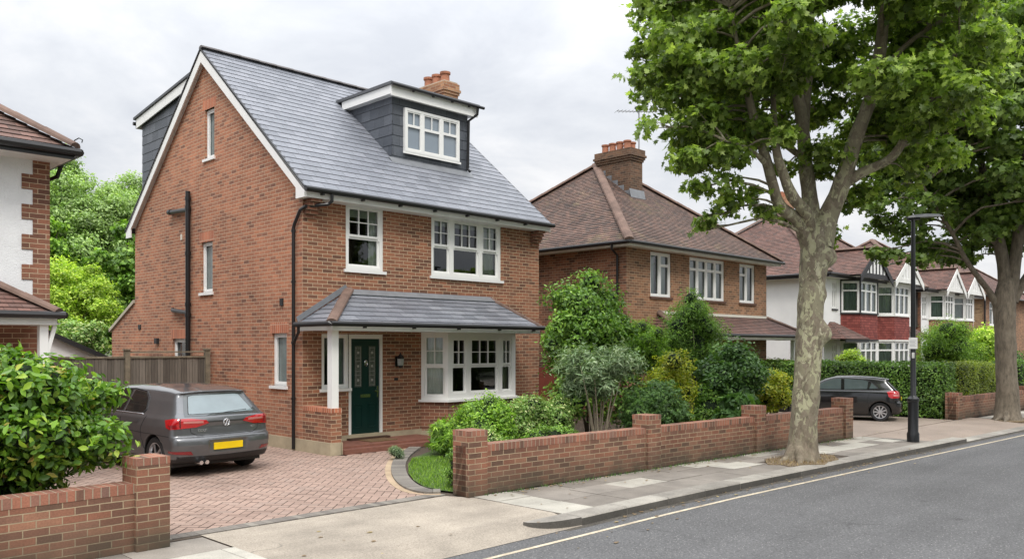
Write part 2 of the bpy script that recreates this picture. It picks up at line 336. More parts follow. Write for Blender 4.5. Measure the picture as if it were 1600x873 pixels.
# ------------------------------------------------------------------ mesh helpers
class MB:
    def __init__(s): s.v = []; s.f = []; s.uv = []; s.mi = []
    def poly(s, pts, uv=None, mi=0):
        b = len(s.v); s.v += [tuple(p) for p in pts]; s.f.append(tuple(range(b, b+len(pts)))); s.uv.append(uv); s.mi.append(mi)
    def box(s, x0, x1, y0, y1, z0, z1, mi=0):
        s.obox((0, 0, 0), (1, 0, 0), (0, 1, 0), x0, x1, y0, y1, z0, z1, mi)
    def obox(s, O, t, k, u0, u1, k0, k1, z0, z1, mi=0):
        O = Vector(O); t = Vector(t); k = Vector(k); Z = Vector((0, 0, 1))
        P = lambda u, w, z: O+t*u+k*w+Z*z
        A = [P(u0, k0, z0), P(u1, k0, z0), P(u1, k1, z0), P(u0, k1, z0), P(u0, k0, z1), P(u1, k0, z1), P(u1, k1, z1), P(u0, k1, z1)]
        fl = t.cross(k).z < 0
        for q in ((0, 3, 2, 1), (4, 5, 6, 7), (0, 1, 5, 4), (1, 2, 6, 5), (2, 3, 7, 6), (3, 0, 4, 7)):
            pts = [A[i] for i in q]
            if fl: pts.reverse()
            s.poly(pts, mi=mi)
    def prism(s, pts, vec):
        """pts: planar polygon (3D), extruded by vec"""
        vec = Vector(vec); a = [Vector(p) for p in pts]; b = [p+vec for p in a]
        nrm = Vector((0, 0, 0))
        for i in range(len(a)): nrm += a[i].cross(a[(i+1) % len(a)])
        if nrm.dot(vec) > 0: a, b = b, a
        # now normal of a points away from b
        a2, b2 = a, b
        nrm = Vector((0, 0, 0))
        for i in range(len(a2)): nrm += a2[i].cross(a2[(i+1) % len(a2)])
        s.poly(a2); s.poly(list(reversed(b2)))
        n = len(a2)
        for i in range(n):
            j = (i+1) % n
            s.poly([a2[j], a2[i], b2[i], b2[j]])
    def tube(s, pts, r, seg=8, cap=True):
        pts = [Vector(p) for p in pts]; n = len(pts)
        rs = r if isinstance(r, (list, tuple)) else [r]*n
        rings = []; up = None
        for i, p in enumerate(pts):
            d = (pts[min(i+1, n-1)]-pts[max(i-1, 0)]).normalized()
            if up is None:
                up = d.orthogonal().normalized()
            up = (up-d*up.dot(d)).normalized(); sd = d.cross(up)
            # mitre scale
            rings.append([p+(up*math.cos(2*math.pi*k/seg)+sd*math.sin(2*math.pi*k/seg))*rs[i] for k in range(seg)])
        for i in range(n-1):
            for k in range(seg):
                j = (k+1) % seg
                s.poly([rings[i][k], rings[i][j], rings[i+1][j], rings[i+1][k]])
        if cap:
            s.poly(list(reversed(rings[0]))); s.poly(rings[-1])
    def lathe(s, c, prof, seg=16, axis=2, cap=True):
        c = Vector(c); rings = []
        for r, h in prof:
            ring = []
            for k in range(seg):
                a = 2*math.pi*k/seg; q = [r*math.cos(a), r*math.sin(a)]
                if axis == 2: p = Vector((q[0], q[1], h))
                elif axis == 0: p = Vector((h, q[0], q[1]))
                else: p = Vector((q[1], h, q[0]))
                ring.append(c+p)
            rings.append(ring)
        for i in range(len(rings)-1):
            for k in range(seg):
                j = (k+1) % seg
                s.poly([rings[i][k], rings[i][j], rings[i+1][j], rings[i+1][k]])
        if cap: s.poly(list(reversed(rings[0]))); s.poly(rings[-1])
    def build(s, name, mat, parent=None, smooth=False, merge=False, bevel=0, autos=None, base=None):
        me = bpy.data.meshes.new(name)
        V = np.array(s.v, dtype=np.float64).reshape(-1, 3)
        off = np.zeros(3)
        if parent is not None: off = np.array(root_loc(parent))
        uvs = []
        for f, uv in zip(s.f, s.uv):
            if uv is not None: uvs.extend(uv if len(uv) == len(f) else [uv[0]]*len(f)); continue
            uvs.extend(autouv([s.v[i] for i in f]))
        me.from_pydata((V-off).tolist(), [], s.f)
        l = me.uv_layers.new(name='UVMap')
        l.data.foreach_set('uv', np.array(uvs, dtype=np.float32).ravel())
        mats = mat if isinstance(mat, (list, tuple)) else [mat]
        for m in mats: me.materials.append(m)
        if len(mats) > 1: me.polygons.foreach_set('material_index', s.mi)
        if merge or smooth:
            import bmesh
            bm = bmesh.new(); bm.from_mesh(me); bmesh.ops.remove_doubles(bm, verts=bm.verts, dist=1e-4)
            bm.to_mesh(me); bm.free()
        if smooth:
            me.polygons.foreach_set('use_smooth', [True]*len(me.polygons))
            if autos:
                try: me.set_sharp_from_angle(angle=R(autos))
                except Exception: pass
        me.update()
        o = bpy.data.objects.new(name, me); COL.objects.link(o)
        if parent is not None: o.parent = parent
        if bevel:
            md = o.modifiers.new('b', 'BEVEL'); md.width = bevel; md.segments = 2; md.limit_method = 'ANGLE'
            me.update()
        return o
def autouv(pts):
    p = [Vector(q) for q in pts]
    n = Vector((0, 0, 0))
    for i in range(len(p)): n += p[i].cross(p[(i+1) % len(p)])
    if n.length < 1e-12: return [(0, 0)]*len(p)
    n.normalize()
    if abs(n.z) > .97: return [(q.x, q.y) for q in p]
    t = Vector((-n.y, n.x, 0)).normalized(); s_ = n.cross(t)
    if s_.z < 0: s_ = -s_
    return [(q.dot(t), q.dot(s_)) for q in p]
def root_loc(o):
    while o.parent is not None: o = o.parent
    return tuple(o.location)
def tag(o, label=None, cat=None, group=None, kind=None):
    if label: o['label'] = label
    if cat: o['category'] = cat
    if group: o['group'] = group
    if kind: o['kind'] = kind
    return o
def thing(name, loc, label, cat, group=None):
    o = bpy.data.objects.new(name, None); COL.objects.link(o); o.location = loc
    o.empty_display_size = .3
    return tag(o, label, cat, group)
def struct(o): o['kind'] = 'structure'; return o
def copy_tree(o, parent=None):
    c = o.copy(); COL.objects.link(c)
    if parent is not None:
        c.parent = parent
        if 'label' in c and parent is not None: pass
    for ch in list(o.children): copy_tree(ch, c)
    return c

def clip(poly, a, b, c):
    """keep a*x+b*y<=c"""
    out = []
    n = len(poly)
    for i in range(n):
        p, q = poly[i], poly[(i+1) % n]
        dp = a*p[0]+b*p[1]-c; dq = a*q[0]+b*q[1]-c
        if dp <= 1e-9: out.append(p)
        if (dp < -1e-9 and dq > 1e-9) or (dp > 1e-9 and dq < -1e-9):
            t = dp/(dp-dq); out.append((p[0]+(q[0]-p[0])*t, p[1]+(q[1]-p[1])*t))
    return out if len(out) > 2 else []
def cliprect(poly, x0, x1, y0, y1):
    for a, b, c in ((-1, 0, -x0), (1, 0, x1), (0, -1, -y0), (0, 1, y1)):
        poly = clip(poly, a, b, c)
        if not poly: return []
    return poly
def area(p): return .5*sum(p[i][0]*p[(i+1) % len(p)][1]-p[(i+1) % len(p)][0]*p[i][1] for i in range(len(p)))

def wall(m, O, n, outline, holes, depth=.11, mi=0):
    """outline/holes in (u,z); O world origin, n outward normal; t = (-ny, nx)"""
    O = Vector(O); n = Vector(n).normalized(); t = Vector((-n.y, n.x, 0))
    P = lambda u, z, k=0: O+t*u+n*k+Vector((0, 0, z))
    us = sorted({p[0] for p in outline} | {h[0] for h in holes} | {h[1] for h in holes})
    zs = sorted({p[1] for p in outline} | {h[2] for h in holes} | {h[3] for h in holes})
    for i in range(len(us)-1):
        for j in range(len(zs)-1):
            cu, cz = (us[i]+us[i+1])/2, (zs[j]+zs[j+1])/2
            if any(h[0] < cu < h[1] and h[2] < cz < h[3] for h in holes): continue
            c = cliprect(outline, us[i], us[i+1], zs[j], zs[j+1])
            if c and abs(area(c)) > 1e-6:
                if area(c) < 0: c = c[::-1]
                m.poly([P(*q) for q in c], mi=mi)
    for h in holes:
        u0, u1, z0, z1 = h[:4]; d = -depth
        m.poly([P(u0, z0), P(u0, z0, d), P(u0, z1, d), P(u0, z1)][::1], mi=mi)
        m.poly([P(u1, z1), P(u1, z1, d), P(u1, z0, d), P(u1, z0)], mi=mi)
        m.poly([P(u0, z1), P(u0, z1, d), P(u1, z1, d), P(u1, z1)], mi=mi)
        m.poly([P(u1, z0), P(u1, z0, d), P(u0, z0, d), P(u0, z0)], mi=mi)

def window(parent, O, n, u0, u1, z0, z1, lights, back=.055, fw=.055, mw=.06, sw=.04, bar=.02, sill=.06, curtains=(), cmat=None,
           glass=None, fmat=None, blind=0, interior=True, sillmat=None, name='window', sash=True, horns=False):
    """lights: [(f0,f1,[(zf0,zf1,cols,rows),...]),...] fractions of the opening"""
    O = Vector(O); n = Vector(n).normalized(); t = Vector((-n.y, n.x, 0)); fmat = fmat or WHITE
    m = MB()
    def b(a0, a1, c0, c1, k0, k1): m.obox(O, t, n, a0, a1, k0, k1, c0, c1)
    kf = -back
    W, H = u1-u0, z1-z0
    b(u0, u0+fw, z0, z1, kf-.09, kf); b(u1-fw, u1, z0, z1, kf-.09, kf)
    b(u0+fw, u1-fw, z1-fw, z1, kf-.09, kf-.001); b(u0+fw, u1-fw, z0, z0+fw, kf-.09, kf-.001)
    for i in range(1, len(lights)):
        c = u0+W*lights[i][0]; b(c-mw/2, c+mw/2, z0+fw, z1-fw, kf-.088, kf-.002)
    for (f0, f1, cells) in lights:
        a0 = u0+W*f0+(fw if f0 < .001 else mw/2); a1 = u0+W*f1-(fw if f1 > .999 else mw/2)
        for ci, (g0, g1, cols, rows) in enumerate(cells):
            c0 = z0+fw+(H-2*fw)*g0; c1 = z0+fw+(H-2*fw)*g1
            ks = kf-.012-(.03 if (sash and g0 < .01 and len(cells) > 1) else 0)
            d = ks-.035
            b(a0, a0+sw, c0, c1, d, ks); b(a1-sw, a1, c0, c1, d, ks)
            b(a0+sw, a1-sw, c1-sw, c1, d, ks-.001); b(a0+sw, a1-sw, c0, c0+sw, d, ks-.001)
            for k in range(1, cols):
                x = a0+sw+(a1-a0-2*sw)*k/cols; b(x-bar/2, x+bar/2, c0+sw, c1-sw, d, ks-.004)
            for k in range(1, rows):
                z = c0+sw+(c1-c0-2*sw)*k/rows; b(a0+sw, a1-sw, z-bar/2, z+bar/2, d+.001, ks-.005)
            if horns and g0 > .01:
                b(a1-sw, a1, c0-.05, c0, d, ks); b(a0, a0+sw, c0-.05, c0, d, ks)
    fr = m.build(name, fmat, parent)
    pm = MB(); P = lambda u, z, k: O+t*u+n*k+Vector((0, 0, z))
    kg = kf-.06
    pm.poly([P(u0+fw*.5, z0+fw*.5, kg), P(u1-fw*.5, z0+fw*.5, kg), P(u1-fw*.5, z1-fw*.5, kg), P(u0+fw*.5, z1-fw*.5, kg)])
    pm.build('pane', glass or GLASS, fr)
    if sill:
        sm = MB(); sm.obox(O, t, n, u0-.05, u1+.05, kf-.02, .045, z0-sill, z0); sm.build('sill', sillmat or fmat, fr)
    kc = kf-.15
    if curtains:
        for (f0, f1) in curtains:
            cm = MB()
            a0 = u0+W*f0+.01; a1 = u0+W*f1-.01; N = max(8, int((a1-a0)/.018)); ph = random.random()*6
            pr = None
            for i in range(N+1):
                x = a0+(a1-a0)*i/N; k = kc+.022*math.sin(x*62+ph)+.012*math.sin(x*27+ph*2)
                cur = (P(x, z0+.02, k), P(x, z1-.02, k))
                if pr: cm.poly([pr[0], cur[0], cur[1], pr[1]])
                pr = cur
            cm.build('curtain', cmat or CURT, fr, smooth=True)
    if blind:
        bm_ = MB(); bm_.poly([P(u0+.02, z1-H*blind, kc+.05), P(u1-.02, z1-H*blind, kc+.05), P(u1-.02, z1, kc+.05), P(u0+.02, z1, kc+.05)]); bm_.build('blind', BLIND, fr)
    if interior:
        im = MB(); k0, k1 = kf-.091, kf-1.6
        a0, a1, c0, c1 = u0-.3, u1+.3, z0-.5, z1+.15
        k0 = kf-.10
        im.poly([P(a0, c0, k1), P(a1, c0, k1), P(a1, c1, k1), P(a0, c1, k1)])
        for q in ([P(a0, c0, k0), P(a0, c0, k1), P(a0, c1, k1), P(a0, c1, k0)], [P(a1, c0, k0), P(a1, c0, k1), P(a1, c1, k1), P(a1, c1, k0)],
                  [P(a0, c0, k0), P(a1, c0, k0), P(a1, c0, k1), P(a0, c0, k1)], [P(a0, c1, k0), P(a1, c1, k0), P(a1, c1, k1), P(a0, c1, k1)]): im.poly(q)
        im.build('room_interior', INTER, fr)
    return fr

def tiles(m, poly, course, lift=.014, noisez=0):
    """planar roof polygon (CCW seen from outside) cut into overlapping courses"""
    p = [Vector(q) for q in poly]
    n = Vector((0, 0, 0))
    for i in range(len(p)): n += p[i].cross(p[(i+1) % len(p)])
    n.normalize()
    if n.z < -1e-4: p.reverse(); n = -n
    t = Vector((-n.y, n.x, 0)).normalized(); s = n.cross(t)
    if s.z < 0: s = -s
    c0 = p[0].dot(n)
    P2 = [(q.dot(t), q.dot(s)) for q in p]
    if area(P2) < 0: P2.reverse()
    lo = min(q[1] for q in P2); hi = max(q[1] for q in P2)
    k0 = math.floor(lo/course); k1 = math.ceil(hi/course)
    for k in range(k0, k1):
        a, b = max(lo, k*course), min(hi, (k+1)*course)
        if b-a < 1e-5: continue
        c = clip(clip(P2, 0, -1, -a), 0, 1, b)
        if not c or abs(area(c)) < 1e-5: continue
        base = k*course
        def W(q):
            h = lift*(1-(q[1]-base)/course); return t*q[0]+s*q[1]+n*(c0+h)
        pts = [W(q) for q in c]
        m.poly(pts, uv=[(q[0], q[1]) for q in c])
        xs = [q for q in c if abs(q[1]-a) < 1e-6]
        if len(xs) >= 2:
            x0, x1 = min(q[0] for q in xs), max(q[0] for q in xs)
            A = t*x0+s*a+n*c0; B = t*x1+s*a+n*c0
            A2 = W((x0, a)); B2 = W((x1, a))
            m.poly([A, B, B2, A2], uv=[(x0, a+.002)]*4)

def ridge(m, a, b, r=.1, step=.45, w=1.25):
    """half round ridge/hip tiles from a to b"""
    a = Vector(a); b = Vector(b); L = (b-a).length; d = (b-a)/L
    n = max(1, int(L/step)); sd = d.cross(Vector((0, 0, 1))).normalized(); up = sd.cross(d)
    for i in range(n):
        p0 = a+d*(L*i/n); p1 = a+d*(L*(i+1)/n+.02)
        r0, r1 = r*1.0, r*1.1
        K = 6; ra = []; rb = []
        for k in range(K+1):
            an = math.pi*k/K
            ra.append(p0+sd*(math.cos(an)*r0*w)+up*(math.sin(an)*r0*.75-.01)); rb.append(p1+sd*(math.cos(an)*r1*w)+up*(math.sin(an)*r1*.75-.01))
        for k in range(K): m.poly([ra[k], rb[k], rb[k+1], ra[k+1]])
        m.poly(ra); m.poly(list(reversed(rb)))

def add_text(body, size, O, xdir, ydir, mat, parent, name, extrude=.003):
    cu = bpy.data.curves.new(name, 'FONT'); cu.body = body; cu.size = size; cu.extrude = extrude; cu.align_x = 'CENTER'
    ob = bpy.data.objects.new('tmp', cu); COL.objects.link(ob)
    me = bpy.data.meshes.new_from_object(ob.evaluated_get(bpy.context.evaluated_depsgraph_get()))
    bpy.data.objects.remove(ob); bpy.data.curves.remove(cu)
    x = Vector(xdir).normalized(); y = Vector(ydir).normalized(); z = x.cross(y)
    M = Matrix((x, y, z)).transposed().to_4x4(); M.translation = Vector(O)-Vector(root_loc(parent) if parent else (0, 0, 0))
    me.transform(M); me.materials.clear(); me.materials.append(mat); me.name = name
    o = bpy.data.objects.new(name, me); COL.objects.link(o); o.parent = parent
    return o

# ================================================================== MAIN HOUSE
X0, X1, YF, YR = 8.77, 15.55, 14.5, 22.85
RZ, RY = 8.9, 18.68
SL = (8.9-5.13)/(18.68-14.2)
def roofz(y): return 5.13+SL*(y-14.2) if y <= RY else 5.13+SL*(2*RY-14.2-y)
house = thing('brick_house', (12.1, 18.7, 0), 'tall red brick house with steep grey slate roof, front dormer and dark green front door', 'house')
def fwall_holes():
    return [(9.77, 10.72, 3.63, 5.0), (12.03, 14.22, 3.63, 5.0), (9.2, 9.84, 1.2, 2.3), (9.84, 10.70, .14, 2.3), (12.0, 14.3, .9, 2.35)]
m = MB()
wall(m, (0, YF, 0), (0, -1, 0), [(X0, .24), (X1, .24), (X1, 5.1), (X0, 5.1)], fwall_holes())
m.build('front_wall', BR['front'], house)
m = MB()
# side (gable) wall: u = -Y
gab = [(-24.5, .24), (-22.85, .24), (-YF, .24), (-YF, 5.1), (-RY, 8.62), (-YR, 5.1), (-YR, .24)]
gab = [(-YR, .24), (-YF, .24), (-YF, 5.16), (-RY, 8.75), (-YR, 5.16)]
side_h = [(-18.74, -18.26, 6.36, 7.50), (-18.93, -18.35, 3.29, 4.46), (-15.68, -15.10, 1.25, 2.32), (-20.5, -19.62, 1.28, 2.24)]
wall(m, (X0, 0, 0), (-1, 0, 0), gab, side_h)
wall(m, (X0, 0, 0), (-1, 0, 0), [(-24.5, .24), (-YR, .24), (-YR, 3.22), (-24.5, 2.48)], [])
m.build('side_wall', BR['main'], house)
m = MB()
wall(m, (X1, 0, 0), (1, 0, 0), [(YF, 0), (YR, 0), (YR, 5.16), (RY, 8.75), (YF, 5.16)], [])
wall(m, (0, YR, 0), (0, 1, 0), [(-X1, 0), (-X0, 0), (-X0, 5.1), (-X1, 5.1)], [])
wall(m, (0, 24.5, 0), (0, 1, 0), [(-X1, 0), (-X0, 0), (-X0, 2.48), (-X1, 2.48)], [])
m.build('rear_wall', BR['dark'], house)
m = MB(); m.poly([(X0, 24.55, 2.5), (X1, 24.55, 2.5), (X1, 22.85, 3.27), (X0, 22.85, 3.27)]); m.build('extension_roof', RM['tile2'], house)
m = MB(); m.prism([(X0-.05, 24.6, 2.45), (X0+.2, 24.6, 2.45), (X0+.2, 22.85, 3.2), (X0-.05, 22.85, 3.2)], (0, 0, .09)); m.build('extension_coping', simple('stone_coping', (.42, .38, .3), .85, .2, 4), house)
# plinth
for q_ in ((X0-.03, X0+.2, YF-1.03, 24.5, 0, .24), (9.86-.8, 11.74, YF-.02, YF+.2, 0, .238), (9.0, 9.03, YF-1.0, YF-.022, 0, .236), (14.5, X1, YF-.03, YF+.2, 0, .24)):
    m = MB(); m.box(*q_); m.build('plinth', PLINTH, house)
# soldier lintels
for (O, n, a, b, z) in (((X0, 0, 0), (-1, 0, 0), -18.74, -18.26, 7.5), ((X0, 0, 0), (-1, 0, 0), -18.93, -18.35, 4.46), ((X0, 0, 0), (-1, 0, 0), -15.68, -15.10, 2.32), ((X0, 0, 0), (-1, 0, 0), -20.5, -19.62, 2.24)):
    m = MB(); nn = Vector(n); m.obox(O, (-nn.y, nn.x, 0), n, a-.08, b+.08, -.05, .003, z, z+.225); m.build('soldier_lintel', BR['lintel'], house)
# windows
sash3 = lambda: [(0, 1, [(0, .5, 1, 1), (.5, 1, 3, 2)])]
window(house, (0, YF, 0), (0, -1, 0), 9.77, 10.72, 3.63, 5.0, sash3(), fw=.075, sw=.045, curtains=[(.7, .97)], blind=.2, back=.03, horns=True)
window(house, (0, YF, 0), (0, -1, 0), 12.03, 14.22, 3.63, 5.0, [(0, .285, [(0, .5, 1, 1), (.5, 1, 2, 2)]), (.285, .70, [(0, .5, 1, 1), (.5, 1, 3, 2)]), (.70, 1, [(0, .5, 1, 1), (.5, 1, 2, 2)])],
       fw=.08, mw=.11, sw=.045, curtains=[(.74, .97), (.03, .12)], blind=.16, back=.03, horns=True)
one = [(0, 1, [(0, 1, 1, 1)])]
for (a, b, c, d) in side_h:
    window(house, (X0, 0, 0), (-1, 0, 0), a, b, c, d, one, fw=.05, sw=.035, glass=FROST if b-a < .7 else GLASS, interior=b-a > .7, curtains=[(.35, .95)] if b-a > .7 else (), cmat=CURTW)
# main roof
m = MB(); oh = .13
tiles(m, [(X0-oh, 14.2, 5.13), (X1+oh, 14.2, 5.13), (X1+oh, RY, RZ), (X0-oh, RY, RZ)], .215, .009)
tiles(m, [(X1+oh, 2*RY-14.2, 5.13), (X0-oh, 2*RY-14.2, 5.13), (X0-oh, RY, RZ), (X1+oh, RY, RZ)], .215, .009)
roof = m.build('roof', RM['slate'], house)
m = MB()  # dark underside sheet
m.prism([(X0-oh, 14.24, 5.10), (X1+oh, 14.24, 5.10), (X1+oh, RY, RZ-.04), (X0-oh, RY, RZ-.04)], (0, 0, -.03))
m.prism([(X1+oh, 2*RY-14.24, 5.10), (X0-oh, 2*RY-14.24, 5.10), (X0-oh, RY, RZ-.04), (X1+oh, RY, RZ-.04)], (0, 0, -.03))
m.build('roof_underlay', BLACKM, house)
m = MB(); ridge(m, (X0-oh, RY, RZ+.015), (X1+oh, RY, RZ+.015), .08); m.build('ridge_tiles', RIDGEG, house)
# barge boards (both gables)
for xb, s in ((X0-oh, 1), (X1+oh, -1)):
    m = MB()
    for sg in (-1, 1):
        Y = lambda d: RY-sg*d
        D = RY-14.2
        zz = lambda d: RZ-SL*d-.035
        m.prism([(xb, Y(0), zz(0)), (xb, Y(D-.02), zz(D-.02)), (xb, Y(D-.02), 4.93), (xb, Y(D-.34), 4.93), (xb, Y(D-.34), zz(D-.34)-.24), (xb, Y(0), zz(0)-.29)][::1], (s*.03, 0, 0))
    m.build('barge_board', WHITE, house)
    m = MB()
    for sg in (-1, 1):
        Y = lambda d: RY-sg*d
        D = RY-14.2; zz = lambda d: RZ-SL*d
        m.prism([(xb-s*.02, Y(0), zz(0)+.005), (xb-s*.02, Y(D), zz(D)+.005), (xb-s*.02, Y(D), zz(D)-.03), (xb-s*.02, Y(0), zz(0)-.03)], (s*.06, 0, 0))
    m.build('verge_trim', BLACK, house)
    m = MB()
    for sg in (-1, 1):
        Y = lambda d: RY-sg*d
        D = RY-14.2; zz = lambda d: RZ-SL*d-.22
        m.prism([(xb+s*.03, Y(0), zz(0)), (xb+s*.03, Y(D-.34), zz(D-.34)), (xb+s*.03, Y(D-.34), zz(D-.34)-.02), (xb+s*.03, Y(0), zz(0)-.02)], (s*.11, 0, 0))
    m.build('soffit_strip', WHITE2, house)
# fascia + soffit + gutter
m = MB(); m.box(X0-.1, X1+.1, 14.2, 14.222, 4.93, 5.1); m.box(X0-.1, X1+.1, 14.222, 14.52, 4.93, 4.945); m.build('fascia', WHITE2, house)
m = MB(); m.tube([(X0-.16, 14.13, 5.075), (X1+.16, 14.13, 5.075)], .055, 10)
x = 9.0
while x < 15.6: m.box(x-.02, x+.02, 14.1, 14.2, 4.99, 5.06); x += .95
m.build('gutter', BLACK, house)
m = MB(); m.tube([(9.2, 14.13, 5.05), (9.2, 14.13, 4.90), (9.15, 14.18, 4.84), (8.78, 14.42, 4.78), (8.72, 14.5, 4.72), (8.71, 14.70, 4.46), (8.71, 14.74, 4.38), (8.71, 14.74, .03)], .034, 10)
for z in (1.0, 2.1, 3.3, 4.3): m.tube([(8.71, 14.74, z), (8.71, 14.74, z+.05)], .045, 10)
m.build('downpipe', BLACK, house)
m = MB(); m.tube([(8.69, 19.46, 1.4), (8.69, 19.46, 5.72)], .058, 12)
for z in (5.5, 5.28, 3.0, 2.75, 4.2): m.tube([(8.69, 19.46, z), (8.69, 19.46, z+.09)], .07, 12)
m.tube([(8.69, 19.46, 5.28), (8.69, 20.42, 5.33)], .055, 12); m.tube([(8.69, 20.4, 5.33), (8.69, 20.52, 5.34)], .068, 12)
m.tube([(8.69, 19.46, 2.85), (8.69, 20.3, 2.93), (8.74, 20.42, 2.96)], .05, 12)
m.build('soil_pipe', BLACK, house)
# small vents on the side wall
for q_ in ((8.70, 8.78, 21.3, 21.45, 2.12, 2.26), (8.74, 8.78, 15.22, 15.33, 2.87, 3.02), (8.745, 8.78, 22.45, 22.6, 2.5, 2.62)):
    m = MB(); m.box(*q_); m.build('wall_vent', BLACKM, house)
m = MB(); m.box(8.755, 8.78, 19.95, 20.02, 4.62, 4.76); m.build('overflow_pipe_cover', CREAM, house)
# corbels at the eaves
for xa, xb in ((X0+.02, X0+.30), (X1-.30, X1-.02)):
    m = MB()
    for k in range(5): m.box(xa+.004*k, xb-.004*k, 14.24+.055*(4-k), YF+.02, 4.56+.075*k+.012, 4.56+.075*(k+1))
    m.box(xa-.01, xb+.01, 14.22, YF+.02, 4.56+.375+.002, 4.93)
    m.build('eaves_corbel', BR['redder'], house)
# ---- front dormer
DX0, DX1, DY = 11.85, 14.2, 15.7
m = MB()
tiles_wall = m
def slate_panel(m, pts): tiles(m, pts, .24, .008)
zr = lambda y: roofz(y)
slate_panel(m, [(DX0, DY, zr(DY)-.02), (DX1, DY, zr(DY)-.02), (DX1, DY, 7.9), (DX0, DY, 7.9)])
slate_panel(m, [(DX0, 17.55, zr(17.55)-.05), (DX0, DY, zr(DY)-.05), (DX0, DY, 7.9), (DX0, 17.55, 7.9)])
slate_panel(m, [(DX1, DY, zr(DY)-.05), (DX1, 17.55, zr(17.55)-.05), (DX1, 17.55, 7.9), (DX1, DY, 7.9)])
m.build('dormer_slate_cheeks', RM['slate_hung'], house)
m = MB()
m.box(DX0-.17, DX1+.17, 15.5, 15.53, 7.80, 8.04); m.box(DX0-.17, DX0-.14, 15.53, 17.5, 7.84, 8.04); m.box(DX1+.14, DX1+.17, 15.53, 17.5, 7.84, 8.04)
m.box(DX0-.14, DX1+.14, 15.53, 17.5, 7.84, 7.86)
m.build('dormer_fascia', WHITE, house)
m = MB(); m.box(DX0-.21, DX1+.21, 15.46, 17.75, 8.045, 8.11); m.build('dormer_roof', simple('flat_roof_felt', (.09, .095, .105), .6, .15, 3), house)
m = MB(); m.tube([(DX0-.2, 15.43, 8.045), (DX1+.32, 15.43, 8.045)], .038, 10)
for x in (12.3, 12.9, 13.5, 14.05): m.box(x-.015, x+.015, 15.43, 15.5, 7.99, 8.04)
m.build('dormer_gutter', BLACK, house)
m = MB(); m.tube([(DX1+.1, 15.42, 8.0), (DX1+.1, 15.44, 7.85), (DX1-.02, 15.63, 7.7), (DX1-.04, 15.64, 6.5), (DX1-.04, 15.56, 6.42)], .036, 10); m.build('dormer_downpipe', BLACK, house)
m = MB(); m.prism([(DX0-.1, DY-.14, zr(DY-.14)+.02), (DX1+.1, DY-.14, zr(DY-.14)+.02), (DX1+.1, DY, zr(DY)+.05), (DX0-.1, DY, zr(DY)+.05)], (0, 0, -.015)); m.build('dormer_apron_flashing', LEAD, house)
window(house, (0, DY-.03, 0), (0, -1, 0), 12.17, 13.87, 6.62, 7.64, [(0, .31, [(0, .62, 1, 1), (.62, 1, 2, 1)]), (.31, .66, [(0, .6, 1, 1), (.6, 1, 2, 1)]), (.66, 1, [(0, .62, 1, 1), (.62, 1, 2, 1)])],
       back=-.05, fw=.06, mw=.07, sw=.03, glass=sky_glass(), interior=False, sill=.05, sash=False)
# ---- rear dormer
m = MB(); rx = 9.02
slate_panel(m, [(rx, 23.0, zr(23.0)-.05), (rx, 19.5, zr(19.5)-.05), (rx, 19.5, 8.42), (rx, 23.0, 8.0)])
slate_panel(m, [(rx, 23.0, 5.1), (15.2, 23.0, 5.1), (15.2, 23.0, 8.0), (rx, 23.0, 8.0)])
slate_panel(m, [(15.2, 19.5, zr(19.5)), (15.2, 23.0, zr(23.)), (15.2, 23.0, 8.0), (15.2, 19.5, 8.4)])
m.build('rear_dormer_slate_cheeks', RM['slate_hung'], house)
m = MB(); m.prism([(rx-.1, 23.2, 7.92), (rx-.1, 19.2, 8.42), (rx-.1, 19.2, 8.66), (rx-.1, 23.2, 8.16)], (.03, 0, 0)); m.prism([(rx-.1, 23.2, 7.92), (15.3, 23.2, 7.92), (15.3, 23.2, 8.16), (rx-.1, 23.2, 8.16)], (0, -.03, 0))
m.build('rear_dormer_fascia', WHITE, house)
m = MB(); m.prism([(rx-.14, 23.28, 8.165), (rx-.14, 19.0, 8.70), (15.3, 19.0, 8.70), (15.3, 23.28, 8.165)], (0, 0, .06)); m.build('rear_dormer_roof', bpy.data.materials['flat_roof_felt'], house)
m = MB(); m.tube([(rx-.12, 23.32, 8.08), (15.3, 23.32, 8.08)], .05, 8); m.build('rear_dormer_gutter', BLACK, house)
# ---- chimney
m = MB()
cx0, cx1, cy0, cy1 = 15.15, 15.6, 17.7, 18.85
m.box(cx0, cx1, cy0, cy1, 7.9, 8.98)
for k in range(3): m.box(cx0-.03*(k+1), cx1+.03*(k+1), cy0-.03*(k+1), cy1+.03*(k+1), 8.98+.075*k+.002, 8.98+.075*(k+1))
m.box(cx0-.06, cx1+.06, cy0-.06, cy1+.06, 9.207, 9.37)
ch = m.build('chimney', BR['chim'], house)
m = MB(); m.box(cx0-.02, cx1+.02, cy0-.02, cy1+.02, 9.37, 9.42); m.build('chimney_flaunching', simple('mortar_cap', (.45, .36, .27), .9, .2, 5), ch)
for y in (17.92, 18.28, 18.64):
    m = MB(); m.lathe((15.37, y, 9.41), [(.14, 0), (.125, .03), (.12, .24), (.15, .25), (.15, .31), (.12, .32), (.1, .31), (.1, .1)], 16); m.build('chimney_pot', TERRA, ch, smooth=True, autos=40)
